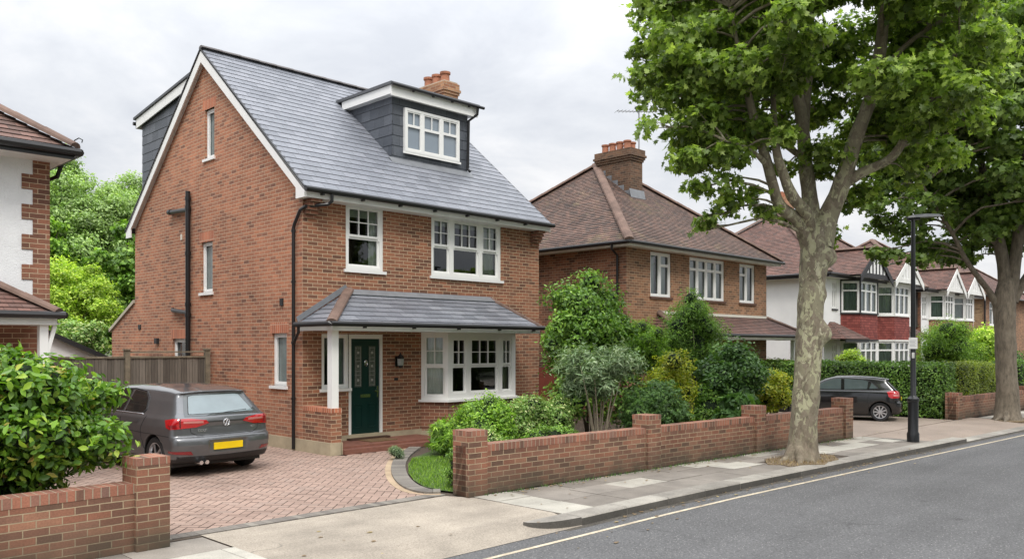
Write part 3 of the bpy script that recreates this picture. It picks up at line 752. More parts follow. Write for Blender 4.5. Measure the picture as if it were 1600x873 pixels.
# ---- front door and sidelight
GREEN = simple('door_dark_green', (.003, .028, .024), .3, .1, 3)
m = MB(); kx = lambda a, b, c, d, k0, k1: m.obox((0, YF, 0), (1, 0, 0), (0, -1, 0), a, b, k0, k1, c, d)
kx(9.84, 9.91, .17, 2.3, -.10, -.01); kx(10.64, 10.70, .17, 2.3, -.10, -.01); kx(9.91, 10.64, 2.21, 2.3, -.10, -.012); kx(9.91, 10.64, .17, .23, -.10, -.012)
m.build('door_frame', WHITE, house)
m = MB()
kx(9.915, 10.635, .232, 2.208, -.085, -.045)
for a, b in ((10.0, 10.2), (10.35, 10.55)):
    kx(a, b, 1.2, 1.21, -.045, -.035); kx(a, b, 2.06, 2.07, -.045, -.035); kx(a, a+.012, 1.21, 2.06, -.045, -.035); kx(b-.012, b, 1.21, 2.06, -.045, -.035)
    for z0_, z1_ in ((.36, .38), (.84, .86)): kx(a, b, z0_, z1_, -.045, -.036)
    kx(a, a+.012, .38, .84, -.045, -.036); kx(b-.012, b, .38, .84, -.045, -.036)
    kx(a+.03, b-.03, .42, .80, -.045, -.038)
door = m.build('front_door', GREEN, house)
LEADG = simple('leaded_door_glass', (.10, .115, .10), .2, .5, 60, .2)
for a, b in ((10.012, 10.188), (10.362, 10.538)):
    m = MB(); kx(a, b, 1.21, 2.06, -.045, -.041); m.build('door_glass', LEADG, door)
    m = MB()
    for zc in (1.35, 1.64, 1.92):
        kx((a+b)/2-.025, (a+b)/2+.025, zc-.025, zc+.025, -.041, -.037); kx(a+.02, b-.02, zc+.1, zc+.106, -.041, -.037); kx(a+.02, b-.02, zc-.106, zc-.1, -.041, -.037)
    kx(a+.03, a+.036, 1.23, 2.04, -.041, -.037); kx(b-.036, b-.03, 1.23, 2.04, -.041, -.037)
    m.build('glass_leading', simple('lead_came', (.3, .3, .28), .4, .1, 5), door)
m = MB(); kx(10.15, 10.40, .99, 1.055, -.045, -.03); m.build('letterbox', CHROME, door)
m = MB(); m.lathe((10.275, YF+.03, 1.72), [(.0, 0), (.045, .0), (.045, -.02), (.02, -.03)], 14, axis=1); 
m.tube([(10.275+.035*math.cos(a*math.pi/6), YF+.005, 1.69+.05*math.sin(a*math.pi/6)) for a in range(13)], .007, 6); m.build('door_knocker', CHROME, door)
m = MB(); kx(10.575, 10.61, .98, 1.22, -.045, -.035); kx(10.50, 10.60, 1.10, 1.125, -.035, -.0); m.build('door_handle', CHROME, door)
window(house, (0, YF, 0), (0, -1, 0), 9.2, 9.84, 1.2, 2.3, one, fw=.05, sw=.03, back=.02, glass=GLASS, curtains=[(.55, .97)], cmat=CURTG)
m = MB(); m.box(9.03, 11.74, 13.42, YF-.02, .0, .09); m.box(9.035, 11.6, 13.62, YF-.02, .092, .13); m.build('porch_step', simple('red_tile_step', (.2, .085, .06), .6, .25, 5), house)
m = MB(); m.box(9.78, 10.78, YF-.16, YF+.05, .131, .172); m.build('door_sill', simple('dark_sill', (.06, .03, .02), .6, .2, 5), house)
mat_ = MB(); mat_.box(9.95, 10.6, 13.86, 14.3, .131, .148)
tag(mat_.build('doormat', simple('coir_doormat', (.16, .1, .05), .95, .3, 60, .5), None), 'brown doormat on the red step in front of the dark green door', 'doormat')
# porch side wall, post
m = MB(); m.box(8.772, 9.0, 13.5, YF+.002, .236, .80); pw = m.build('porch_dwarf_wall', BR['front'], house)
m = MB(); m.box(8.768, 9.004, 13.496, YF-.002, .80, .885); m.build('porch_wall_coping', BR['lintel'], house)
m = MB(); m.box(8.80, 8.95, 13.52, 13.67, .885, 2.36); m.build('porch_post', WHITE, house, bevel=.008)
# porch roof
PZ, PT = 2.5, 3.17
a, b, c, d = (8.66, 13.32, PZ), (14.38, 13.32, PZ), (13.86, YF, PT), (9.82, YF, PT)
m = MB()
tiles(m, [a, b, c, d], .19, .010)
tiles(m, [(8.66, YF, PZ), a, d], .19, .010)
tiles(m, [b, (14.38+.2, YF, PZ), c], .19, .010)
m.build('porch_roof', RM['slate_porch'], house)
m = MB(); ridge(m, (8.66, 13.32, PZ+.02), (9.82, YF-.02, PT+.03), .085, .5, 1.2); m.build('porch_hip_tiles', TERRA2, house)
m = MB(); ridge(m, (14.38, 13.32, PZ+.0), (13.86, YF-.02, PT+.0), .07, .5, .8); m.build('porch_hip_tiles', TERRA2, house)
m = MB(); m.prism([(9.72, YF-.16, PT-.065), (13.95, YF-.16, PT-.065), (13.9, YF-.005, PT+.045), (9.8, YF-.005, PT+.045)], (0, 0, .012))
m.prism([(8.66, YF-.01, PZ+.02), (9.82, YF-.01, PT+.05), (9.75, YF-.01, PT+.14), (8.62, YF-.01, PZ+.12)], (0, -.012, 0)); m.build('porch_flashing', LEAD, house)
m = MB(); m.box(8.70, 14.36, 13.35, 13.375, 2.35, 2.49); m.box(8.70, 8.725, 13.375, YF, 2.35, 2.49); m.box(8.725, 14.36, 13.375, YF, 2.36, 2.375); m.box(14.335, 14.36, 13.375, YF, 2.35, 2.49); m.build('porch_fascia', WHITE2, house)
m = MB(); m.tube([(8.60, YF, 2.475), (8.60, 13.27, 2.475), (8.61, 13.26, 2.475), (14.42, 13.26, 2.475)], .05, 10)
for x in (9.4, 10.6, 11.8, 13.0, 14.1): m.box(x-.02, x+.02, 13.27, 13.35, 2.40, 2.46)
m.build('porch_gutter', BLACK, house)
m = MB(); m.tube([(8.62, 14.40, 2.46), (8.63, 14.42, 2.32), (8.69, 14.68, 2.14), (8.71, 14.74, 2.08)], .03, 8); m.build('porch_downpipe', BLACK, house)
# wall lantern
m = MB(); m.lathe((11.06, YF-.14, 1.62), [(.02, -.03), (.05, 0), (.06, .02), (.075, .18), (.085, .19), (.05, .24), (.012, .27), (.012, .3)], 6); m.box(11.05, 11.07, YF-.14, YF, 1.82, 1.84); m.box(11.02, 11.10, YF-.02, YF, 1.62, 1.84)
lan = m.build('wall_lantern', METALB, house)
m = MB(); m.lathe((11.06, YF-.14, 1.645), [(.066, 0), (.08, .14)], 6); m.build('lantern_glass', simple('lantern_glass_mat', (.35, .37, .35), .1, .1, 9), lan)
m = MB(); m.box(11.0, 11.1, YF-.006, YF+.01, 1.32, 1.38); m.build('air_brick', BLACKM, house)
# ---- bay window
A, B_, C_, D_ = Vector((11.74, 14.5, 0)), Vector((12.09, 14.0, 0)), Vector((14.2, 14.0, 0)), Vector((14.55, 14.5, 0))
m = MB()
for P, Q in ((A, B_), (B_, C_), (C_, D_)):
    t = (Q-P).normalized(); L = (Q-P).length
    m.poly([P+Vector((0, 0, .2)), Q+Vector((0, 0, .2)), Q+Vector((0, 0, .83)), P+Vector((0, 0, .83))])
m.build('bay_base_wall', BR['redder'], house)
m = MB()
for P, Q in ((A, B_), (B_, C_), (C_, D_)):
    n = Vector(((Q-P).y, -(Q-P).x, 0)).normalized(); m.obox(P, (Q-P).normalized(), n, 0, (Q-P).length, -.1, .02, 0, .2)
m.build('bay_plinth', PLINTH, house)
nAB = Vector((-.819, -.573, 0)); nCD = Vector((.819, -.573, 0)); L = (B_-A).length
fac = [(0, 1, [(0, .5, 1, 1), (.5, 1, 2, 2)])]
kw = dict(back=.0, sill=0, interior=False, horns=True, sw=.045)
window(house, A, nAB, 0.0, L, .88, 2.36, fac, fw=.075, curtains=[(.1, .93)], name='bay_window', **kw)
window(house, B_, (0, -1, 0), 0, 2.11, .88, 2.36, [(0, .29, [(0, .5, 1, 1), (.5, 1, 2, 2)]), (.29, .76, [(0, .5, 1, 1), (.5, 1, 3, 2)]), (.76, 1, [(0, .5, 1, 1), (.5, 1, 2, 2)])], fw=.13, mw=.13, curtains=[(.8, .95)], name='bay_window', **kw)
window(house, C_, nCD, 0, L, .88, 2.36, fac, fw=.075, curtains=[(.1, .9)], name='bay_window', **kw)
m = MB()
Pb = [A+Vector((-.08, 0, 0)), B_+Vector((-.05, -.07, 0)), C_+Vector((.05, -.07, 0)), D_+Vector((.08, 0, 0))]
m.prism([p+Vector((0, 0, .83)) for p in Pb], (0, 0, .05)); m.build('bay_sill', WHITE, house)
m = MB()  # room behind bay
x0, x1, y0, y1, z0, z1 = 11.75, 14.54, 14.62, 16.5, .5, 2.5
m.poly([(x0, y1, z0), (x1, y1, z0), (x1, y1, z1), (x0, y1, z1)]); m.poly([(x0, y0, z0), (x0, y1, z0), (x0, y1, z1), (x0, y0, z1)]); m.poly([(x1, y0, z0), (x1, y1, z0), (x1, y1, z1), (x1, y0, z1)])
m.poly([(x0, y0, z0), (x1, y0, z0), (x1, y1, z0), (x0, y1, z0)]); m.poly([(x0, y0, z1), (x1, y0, z1), (x1, y1, z1), (x0, y1, z1)])
m.build('room_interior', INTER, house)

# ================================================================== generic hipped house
def hip_roof(m, x0, x1, y0, y1, ze, zr_, course, rx0=None, rx1=None):
    """ridge along X from rx0..rx1 at mid Y"""
    ym = (y0+y1)/2; rx0 = rx0 if rx0 is not None else x0+(y1-y0)/2; rx1 = rx1 if rx1 is not None else x1-(y1-y0)/2
    tiles(m, [(x0, y0, ze), (x1, y0, ze), (rx1, ym, zr_), (rx0, ym, zr_)], course)
    tiles(m, [(x1, y1, ze), (x0, y1, ze), (rx0, ym, zr_), (rx1, ym, zr_)], course)
    tiles(m, [(x0, y1, ze), (x0, y0, ze), (rx0, ym, zr_)], course)
    tiles(m, [(x1, y0, ze), (x1, y1, ze), (rx1, ym, zr_)], course)
    return [((x0, y0, ze), (rx0, ym, zr_)), ((x1, y0, ze), (rx1, ym, zr_)), ((x0, y1, ze), (rx0, ym, zr_)), ((x1, y1, ze), (rx1, ym, zr_)), ((rx0, ym, zr_), (rx1, ym, zr_))]

# ---- second brick house
n1 = thing('hipped_roof_house', (23.2, 18.6, 0), 'brown brick house with hipped mossy tile roof beside the tall slate-roofed house', 'house')
a0, a1, yf, yr = 19.2, 27.3, 14.5, 22.5
w1 = [(20.35, 21.42, 3.52, 4.84), (22.42, 24.5, 3.52, 4.84), (25.45, 26.5, 3.52, 4.84), (20.6, 22.6, .9, 2.3)]
m = MB(); wall(m, (0, yf, 0), (0, -1, 0), [(a0, 0), (a1, 0), (a1, 5.0), (a0, 5.0)], w1); m.build('front_wall', BR['n1'], n1)
m = MB(); wall(m, (a0, 0, 0), (-1, 0, 0), [(-yr, 0), (-yf, 0), (-yf, 5.0), (-yr, 5.0)], [])
wall(m, (a1, 0, 0), (1, 0, 0), [(yf, 0), (yr, 0), (yr, 5.0), (yf, 5.0)], []); wall(m, (0, yr, 0), (0, 1, 0), [(-a1, 0), (-a0, 0), (-a0, 5), (-a1, 5)], [])
m.build('side_wall', BR['dark'], n1)
m = MB(); hips = hip_roof(m, a0-.4, a1+.4, yf-.4, yr+.4, 5.0, 8.3, .105, 22.75, 23.75); m.build('roof', RM['tile'], n1)
m = MB()
for p, q in hips: ridge(m, Vector(p)+Vector((0, 0, .03)), Vector(q)+Vector((0, 0, .04)), .11, .4)
m.build('hip_tiles', TERRA2, n1)
m = MB(); m.box(a0-.37, a1+.37, yf-.37, yf-.345, 4.86, 4.99); m.box(a0-.37, a0-.345, yf-.345, yr+.37, 4.86, 4.99); m.box(a0-.345, a1+.37, yf-.345, yf+.02, 4.88, 4.895); m.box(a0-.345, a0+.02, yf+.02, yr, 4.88, 4.895); m.build('fascia', CREAM, n1)
m = MB(); m.tube([(a0-.42, yr+.4, 4.97), (a0-.42, yf-.42, 4.97), (a0-.41, yf-.43, 4.97), (a1+.45, yf-.43, 4.97)], .055, 8); m.build('gutter', BLACK, n1)
m = MB(); m.tube([(a0-.42, yf+.2, 4.95), (a0-.4, yf+.22, 4.8), (a0-.07, yf+.28, 4.65), (a0-.07, yf+.28, .1)], .036, 8); m.build('downpipe', BLACK, n1)
vent = lambda: [(0, .74, 1, 1), (.74, 1, 1, 1)]
SILLB = simple('brick_sill', (.12, .06, .04), .8, .2, 5)
window(n1, (0, yf, 0), (0, -1, 0), *w1[0], [(0, .5, [(0, 1, 1, 1)]), (.5, 1, vent())], curtains=[(.04, .40), (.55, .97)], cmat=CURTG, back=.04, sillmat=SILLB, sash=False)
window(n1, (0, yf, 0), (0, -1, 0), *w1[1], [(i/4, (i+1)/4, vent()) for i in range(4)], curtains=[(.02, .98)], cmat=CURTG, back=.04, sillmat=SILLB, sash=False)
window(n1, (0, yf, 0), (0, -1, 0), *w1[2], [(0, .5, vent()), (.5, 1, [(0, 1, 1, 1)])], curtains=[(.03, .97)], cmat=CURTW, back=.04, sillmat=SILLB, sash=False)
window(n1, (0, yf, 0), (0, -1, 0), *w1[3], [(0, .33, vent()), (.33, .67, vent()), (.67, 1, vent())], curtains=[(.03, .97)], cmat=CURTW, back=.04, sillmat=SILLB, sash=False)
# canopy
m = MB(); tiles(m, [(20.3, 13.25, 2.42), (28.0, 13.25, 2.42), (27.2, yf, 3.05), (20.8, yf, 3.05)], .12); tiles(m, [(28.0, 13.25, 2.42), (28.0, yf, 2.42), (27.2, yf, 3.05)], .12); tiles(m, [(20.3, yf, 2.42), (20.3, 13.25, 2.42), (20.8, yf, 3.05)], .12)
m.build('canopy_roof', RM['tile2'], n1)
m = MB(); ridge(m, (28.0, 13.25, 2.44), (27.2, yf, 3.07), .09); m.build('canopy_hip_tiles', TERRA2, n1)
m = MB(); ridge(m, (20.3, 13.25, 2.44), (20.8, yf, 3.07), .09); m.build('canopy_hip_tiles', TERRA2, n1)
m = MB(); m.box(20.33, 27.97, 13.28, 13.31, 2.26, 2.41); m.box(27.94, 27.97, 13.31, yf, 2.26, 2.41); m.box(20.33, 27.94, 13.31, yf, 2.27, 2.285); m.box(20.8, 27.3, yf-.1, yf+.0, 3.02, 3.10); m.build('canopy_fascia', CREAM, n1)
m = MB(); m.tube([(20.25, 13.2, 2.39), (28.05, 13.2, 2.39)], .05, 8); m.build('canopy_gutter', BLACK, n1)
m = MB(); m.box(27.15, 27.28, 13.4, 13.53, 0, 2.27); m.build('canopy_post', WHITE2, n1)
m = MB(); m.box(24.4, 25.3, yf-.03, yf+.0, .05, 2.15); m.build('front_door', BLACKM, n1)
# chimney
m = MB(); c0, c1, e0, e1 = 22.45, 23.12, 16.8, 18.2
m.box(c0, c1, e0, e1, 6.5, 8.22)
for k in range(3): m.box(c0-.035*(k+1), c1+.035*(k+1), e0-.035*(k+1), e1+.035*(k+1), 8.22+.075*k+.002, 8.22+.075*(k+1))
m.box(c0-.07, c1+.07, e0-.07, e1+.07, 8.447, 8.62); ch = m.build('chimney', BR['chimold'], n1)
for x, y in ((22.62, 17.05), (22.62, 17.36), (22.62, 17.67), (22.62, 17.98), (22.95, 17.1), (22.95, 17.6)):
    m = MB(); m.lathe((x, y, 8.61), [(.125, 0), (.115, .03), (.11, .25), (.135, .26), (.135, .31), (.1, .32), (.09, .1)], 14); m.build('chimney_pot', TERRA, ch, smooth=True, autos=40)
zz = lambda y: 5.0+(8.3-5.0)/4.4*(y-14.1)
m = MB(); m.prism([(c0-.08, e0-.08, zz(e0)-.06), (c1+.06, e0-.08, zz(e0)-.06), (c1+.06, e0-.01, zz(e0)+.24), (c0-.08, e0-.01, zz(e0)+.24)], (0, -.015, 0))
for k in range(5): m.box(c0-.015, c0, e0+k*.26, e0+(k+1)*.26, zz(e0+k*.26)-.1, zz(e0+k*.26)+.2)
m.build('chimney_flashing', LEAD, n1)
m = MB(); m.tube([(23.2, 17.0, 7.6), (23.2, 17.0, 10.1)], .02, 6); m.tube([(22.5, 17.4, 9.95), (23.75, 16.65, 10.02)], .013, 5)
for k in range(12):
    f = k/11; x = 22.5+1.25*f; y = 17.4-.75*f; z = 9.95+.07*f; hl = .2-.07*f
    m.tube([(x-hl*.5, y-hl*.86, z), (x+hl*.5, y+hl*.86, z)], .006, 4)
m.build('tv_aerial', simple('aerial_metal', (.16, .16, .165), .5, .1, 3), n1)

# ---- semi-detached pairs with gabled bays
def pair(x0, x1, yf, yr, ze, zr_, bays, label, roofm, sidemat, frontmat, hung=True, wins=(), timber=BLACKM, gabz=6.2, baseband=True):
    t = thing('semi_detached_house', ((x0+x1)/2, (yf+yr)/2, 0), label, 'house', None)
    m = MB(); wall(m, (0, yf, 0), (0, -1, 0), [(x0, 0), (x1, 0), (x1, ze), (x0, ze)], [(w[0], w[1], w[2], w[3]) for w in wins]); m.build('front_wall', frontmat, t)
    m = MB(); wall(m, (x0, 0, 0), (-1, 0, 0), [(-yr, 1.5), (-yf, 1.5), (-yf, ze), (-yr, ze)], [])
    wall(m, (x1, 0, 0), (1, 0, 0), [(yf, 0), (yr, 0), (yr, ze), (yf, ze)], []); wall(m, (0, yr, 0), (0, 1, 0), [(-x1, 0), (-x0, 0), (-x0, ze), (-x1, ze)], [])
    m.build('side_wall', sidemat, t)
    m = MB(); m.box(x0-.02, x0+.15, yf, yr, 0, 1.5); m.build('side_base_wall', BR['n1'], t)
    m = MB(); m.box(x0-.03, x0-.015, yf+2.4, yf+3.7, .1, 1.35); m.build('side_door', BLACKM, t)
    m = MB(); hips = hip_roof(m, x0-.4, x1+.4, yf-.4, yr+.4, ze, zr_, .12); rl = [h for h in hips]
    gb = []
    slope = (zr_-ze)/((yr-yf)/2+.4)
    for (xc, hw) in bays:
        yg = yf-.95; zt = gabz; zb = ze+.0
        yb = yf-.4+(zt-ze)/slope
        ex = hw+.2; 
        tiles(m, [(xc-ex, yg, zb), (xc, yg, zt), (xc, yb, zt), (xc-ex, yf-.4, zb)], .12); tiles(m, [(xc, yg, zt), (xc+ex, yg, zb), (xc+ex, yf-.4, zb), (xc, yb, zt)], .12)
        rl.append(((xc, yg, zt), (xc, yb, zt)))
    m.build('roof', roofm, t)
    for p, q in rl:
        m = MB(); ridge(m, Vector(p)+Vector((0, 0, .03)), Vector(q)+Vector((0, 0, .03)), .11, .45); m.build('hip_tiles', TERRA2, t)
    m = MB(); m.tube([(x0-.42, yr, ze-.03), (x0-.42, yf-.42, ze-.03), (x0-.41, yf-.43, ze-.03), (x1+.45, yf-.43, ze-.03)], .06, 8)
    m.box(x0-.38, x1+.38, yf-.38, yf-.36, ze-.16, ze-.02); m.box(x0-.38, x0-.36, yf-.36, yr, ze-.16, ze-.02); m.build('gutter', BLACK, t)
    m = MB(); m.box(x0-.36, x1+.36, yf-.36, yf, ze-.15, ze-.14); m.box(x0-.36, x0, yf, yr, ze-.15, ze-.14); m.build('soffit', WHITE2, t)
    for i, w in enumerate(wins):
        window(t, (0, yf, 0), (0, -1, 0), *w[:4], [(0, .5, [(0, .7, 1, 1), (.7, 1, 1, 1)]), (.5, 1, [(0, .7, 1, 1), (.7, 1, 1, 1)])], curtains=[(.05, .95)], cmat=CURTG, back=.02, fmat=WHITE, sillmat=BLACKM if timber is BLACKM else WHITE, sash=False)
    for bi, (xc, hw) in enumerate(bays):
        yb = yf-.6; cw = .55
        if bi == 1: timber = WHITE2
        P = [Vector((xc-hw, yf, 0)), Vector((xc-hw+cw, yb, 0)), Vector((xc+hw-cw, yb, 0)), Vector((xc+hw, yf, 0))]
        bm_ = MB(); wm = MB()
        for Pa, Pb_ in zip(P[:-1], P[1:]):
            L = (Pb_-Pa).length; td = (Pb_-Pa)/L; n = Vector((td.y, -td.x, 0))
            if n.y > 0: n = -n
            Z = lambda z: Vector((0, 0, z))
            tiles(bm_, [Pa+Z(2.35), Pb_+Z(2.35), Pb_+Z(3.4), Pa+Z(3.4)], .11, .012)
            wm.poly([Pa+Z(0), Pb_+Z(0), Pb_+Z(.85), Pa+Z(.85)]); wm.poly([Pa+Z(ze-.25), Pb_+Z(ze-.25), Pb_+Z(ze+.02), Pa+Z(ze+.02)])
            for (z0_, z1_, k_) in ((3.4, 3.46, .06), (2.28, 2.35, .05), (ze-.22, ze-.08, .05)):
                dm = MB(); dm.obox(Pa, td, n, -.02, L+.02, -.02, k_, z0_, z1_); dm.build('bay_trim', timber, t)
            dm = MB()
            dm.obox(Pa, td, n, -.03, .03, -.02, .03, 3.46, ze-.22)
            dm.build('bay_corner_post', timber, t)
            nl = 3 if abs(td.y) < .1 else 2
            if abs(td.y) > .1: lights = [(0, 1, [(0, .72, 1, 1), (.72, 1, 1, 1)])]
            else: lights = [(i/3, (i+1)/3, [(0, .72, 1, 1), (.72, 1, 1, 1)]) for i in range(3)]
            window(t, Pa, n, .03, L-.03, 3.46, ze-.22, lights, back=0, fw=.055, mw=.05, sw=.035, curtains=[(.08, .92)], cmat=CURTG if bi == 0 else CURTW, sill=0, sash=False, interior=False, name='bay_window')
            window(t, Pa, n, .03, L-.03, .95, 2.28, lights, back=0, fw=.055, mw=.05, sw=.035, curtains=[(.08, .92)], cmat=CURTW, sill=0, sash=False, interior=False, name='bay_window')
        bm_.build('tile_hung_panel' if hung else 'bay_panel', RM['tile_red'] if hung else BR['dark'], t)
        wm.build('bay_wall', RENDER, t)
        # gable end
        yg = yf-.9; g = MB(); ex = hw+.12
        g.poly([(xc-ex, yg, ze-.02), (xc+ex, yg, ze-.02), (xc, yg, gabz-.08)]); g.poly([(xc-ex, yg, ze-.05), (xc-ex, yf, ze-.05), (xc+ex, yf, ze-.05), (xc+ex, yg, ze-.05)]); g.build('gable_panel', RENDER, t)
        k = MB(); sl = (gabz-ze)/ex
        tm = timber
        k.box(xc-ex, xc+ex, yg-.03, yg-.002, ze-.1, ze+.1)
        for q in (-.75, -.5, -.25, 0, .25, .5, .75):
            x = xc+q*ex*.9; h = ze+(ex-abs(x-xc))*sl-.12; k.box(x-.045, x+.045, yg-.026, yg-.004, ze+.1, max(ze+.12, h))
        k.build('gable_timber', tm, t)
        k = MB()
        for sg in (-1, 1): k.prism([(xc, yg-.05, gabz-.02), (xc, yg-.05, gabz-.26), (xc+sg*(ex+.15), yg-.05, ze-.35), (xc+sg*(ex+.15), yg-.05, ze-.06)], (0, -.03, 0))
        k.build('gable_barge_board', tm, t)
    return t
p1 = pair(33.0, 42.6, 15.0, 23.2, 5.0, 8.4, [(36.0, 1.45), (39.75, 1.45)], 'white rendered semi-detached house with black timbered gable and red tile-hung bays', RM['tile2'], RENDER, RENDER, True, [(33.75, 34.2, 3.6, 4.75), (33.75, 34.2, 1.0, 2.2), (41.7, 42.2, 3.6, 4.75)])
# red hipped porch between trunk and first bay
m = MB(); tiles(m, [(32.6, 13.9, 2.35), (34.9, 13.9, 2.35), (34.0, 15.0, 3.05), (33.5, 15.0, 3.05)], .12); tiles(m, [(34.9, 13.9, 2.35), (34.9, 15., 2.35), (34.0, 15.0, 3.05)], .12); tiles(m, [(32.6, 15., 2.35), (32.6, 13.9, 2.35), (33.5, 15.0, 3.05)], .12)
m.build('porch_roof', RM['tile2'], p1)
m = MB(); tiles(m, [(41.3, 13.9, 2.35), (43.0, 13.9, 2.35), (42.6, 15.0, 3.0), (41.5, 15.0, 3.0)], .12); m.build('porch_roof', RM['tile2'], p1)
m = MB(); m.box(32.62, 34.88, 13.93, 13.97, 2.22, 2.35); m.build('porch_fascia', BLACKM, p1)
m = MB(); m.box(37.6, 38.5, 19.0, 19.6, 7.5, 9.2); ch = m.build('chimney', BR['chim'], p1)
for x in (37.8, 38.05, 38.3):
    m = MB(); m.lathe((x, 19.3, 9.2), [(.11, 0), (.1, .28)], 10); m.build('chimney_pot', TERRA, ch)
p2 = pair(43.9, 52.2, 15.0, 23.0, 4.9, 8.0, [(46.2, 1.2), (49.4, 1.2)], 'white house with white timbered gables and white bays beyond the tile-hung one', RM['tile2'], BR['dark'], RENDER, False, [(44.1, 44.75, 3.5, 4.6), (51.2, 51.8, 3.5, 4.6)], timber=WHITE2, gabz=6.0)
# farthest house
p3 = thing('hipped_roof_house', (58, 19, 0), 'yellow brick house farthest along the street, partly behind the far tree', 'house')
m = MB(); wall(m, (54.0, 0, 0), (-1, 0, 0), [(-23, 0), (-15, 0), (-15, 5.), (-23, 5.)], []); m.build('side_wall', BR['yellow'], p3)
m = MB(); fw_ = [(55.2, 56.8, 3.3, 4.7), (58.5, 60.2, 3.3, 4.7), (55.2, 57, 1, 2.4)]; wall(m, (0, 15, 0), (0, -1, 0), [(54.0, 0), (64, 0), (64, 5), (54.0, 5)], fw_); m.build('front_wall', BR['n1'], p3)
m = MB(); hips = hip_roof(m, 53.6, 64.4, 14.6, 23.4, 5.0, 8.2, .12); m.build('roof', RM['tile2'], p3)
m = MB()
for p, q in hips: ridge(m, Vector(p)+Vector((0, 0, .03)), Vector(q)+Vector((0, 0, .03)), .11, .45)
m.build('hip_tiles', TERRA2, p3)
for w in fw_: window(p3, (0, 15, 0), (0, -1, 0), *w, [(0, .5, vent()), (.5, 1, vent())], curtains=[(.05, .95)], cmat=CURTW, sash=False)
m = MB(); m.tube([(53.93, 14.9, 4.95), (53.93, 14.9, .1)], .05, 6); m.tube([(53.6, 23, 4.96), (53.57, 14.57, 4.96), (64.4, 14.56, 4.96)], .06, 6); m.build('gutter', BLACK, p3)

# ---- left neighbour
ln = thing('white_rendered_house', (-1, 18.5, 0), 'white roughcast house at the left edge with brick quoins and hipped tile roof', 'house')
yf, xr, ze = 14.0, 4.09, 4.92
wl = [(2.3, 3.32, 1.0, 2.3)]
m = MB(); wall(m, (0, yf, 0), (0, -1, 0), [(-9, 2.6), (xr, 2.6), (xr, ze), (-9, ze)], []); wall(m, (0, 22.6, 0), (0, 1, 0), [(-xr, 0), (9, 0), (9, ze), (-xr, ze)], []); wall(m, (-9, 0, 0), (-1, 0, 0), [(-22.6, 0), (-yf, 0), (-yf, ze), (-22.6, ze)], []); m.build('upper_wall', ROUGHC, ln)
m = MB(); wall(m, (0, yf, 0), (0, -1, 0), [(-9, 0), (xr, 0), (xr, 2.6), (-9, 2.6)], wl); m.build('lower_wall', BR['redder'], ln)
m = MB(); wall(m, (xr, 0, 0), (1, 0, 0), [(yf, 0), (22.6, 0), (22.6, ze), (yf, ze)], []); m.build('side_wall', BR['redder'], ln)
m = MB(); k = 0; z = 2.6
while z < ze-.02:
    hgt = .225; w = .22 if k % 2 else .37
    m.box(xr-w, xr+.012, yf-.014, yf+.1, z, min(z+hgt, ze)); z += hgt; k += 1
m.build('quoin_bricks', BR['redder'], ln)
m = MB(); hips = hip_roof(m, -9.4, xr+.22, yf-.5, 23.1, 5.0, 8.4, .15); m.build('roof', RM['shingle'], ln)
m = MB()
for p, q in hips: ridge(m, Vector(p)+Vector((0, 0, .03)), Vector(q)+Vector((0, 0, .04)), .11, .5)
m.build('hip_tiles', TERRA2, ln)
m = MB(); m.tube([(-9.4, yf-.55, 4.95), (xr+.27, yf-.55, 4.95), (xr+.27, yf-.54, 4.95), (xr+.27, 22, 4.95)], .06, 8); m.box(-9.3, xr+.2, yf-.5, yf-.47, 4.84, 4.99); m.box(xr+.17, xr+.2, yf-.47, 22, 4.84, 4.99)
m.build('gutter', BLACK, ln)
m = MB(); m.tube([(xr+.27, yf+.3, 4.9), (xr+.24, yf+.4, 4.72), (xr+.06, yf+.6, 4.62), (xr+.06, yf+.6, .1)], .035, 8); m.build('downpipe', BLACK, ln)
m = MB(); m.box(-9.3, xr+.17, yf-.47, yf, 4.84, 4.86); m.box(xr, xr+.17, yf, 22, 4.84, 4.86); m.build('soffit', WHITE2, ln)
m = MB(); m.tube([(xr+.18, yf-.42, 5.05), (xr+.22, yf-.47, 5.14), (xr+.26, yf-.52, 5.17), (xr+.3, yf-.56, 5.14), (xr+.29, yf-.55, 5.10)], .009, 5); m.build('hip_iron', METALB, ln)
# porch roof of left house
pz = 2.52
m = MB(); tiles(m, [(-6, 12.85, pz), (xr-.2, 12.85, pz), (2.9, yf, 3.15), (-6, yf, 3.15)], .13); tiles(m, [(xr-.2, 12.85, pz), (xr-.2+.05, yf, pz), (2.9, yf, 3.15)], .13); m.build('porch_roof', RM['tile2'], ln)
m = MB(); ridge(m, (xr-.2, 12.85, pz+.02), (2.9, yf-.03, 3.19), .08, .5); m.build('porch_hip_tiles', TERRA2, ln)
m = MB(); m.tube([(-6, 12.8, pz-.03), (xr-.14, 12.8, pz-.03), (xr-.14, 12.81, pz-.03), (xr-.14, yf, pz-.03)], .05, 8); m.build('porch_gutter', BLACK, ln)
m = MB(); m.box(-6, xr-.22, 12.87, 12.90, pz-.17, pz-.03); m.box(xr-.25, xr-.22, 12.9, yf, pz-.17, pz-.03); m.box(-6, xr-.17, 12.9, yf, pz-.16, pz-.145); m.build('porch_fascia', WHITE2, ln)
m = MB(); m.box(3.66, 3.77, 12.92, 13.04, 0, pz-.16); m.tube([(3.86, 12.95, pz-.18), (3.72, 12.95, 1.8)], .035, 4); m.build('porch_post', WHITE, ln)
window(ln, (0, yf, 0), (0, -1, 0), *wl[0], [(0, 1, [(0, 1, 1, 1)])], back=.02, curtains=())
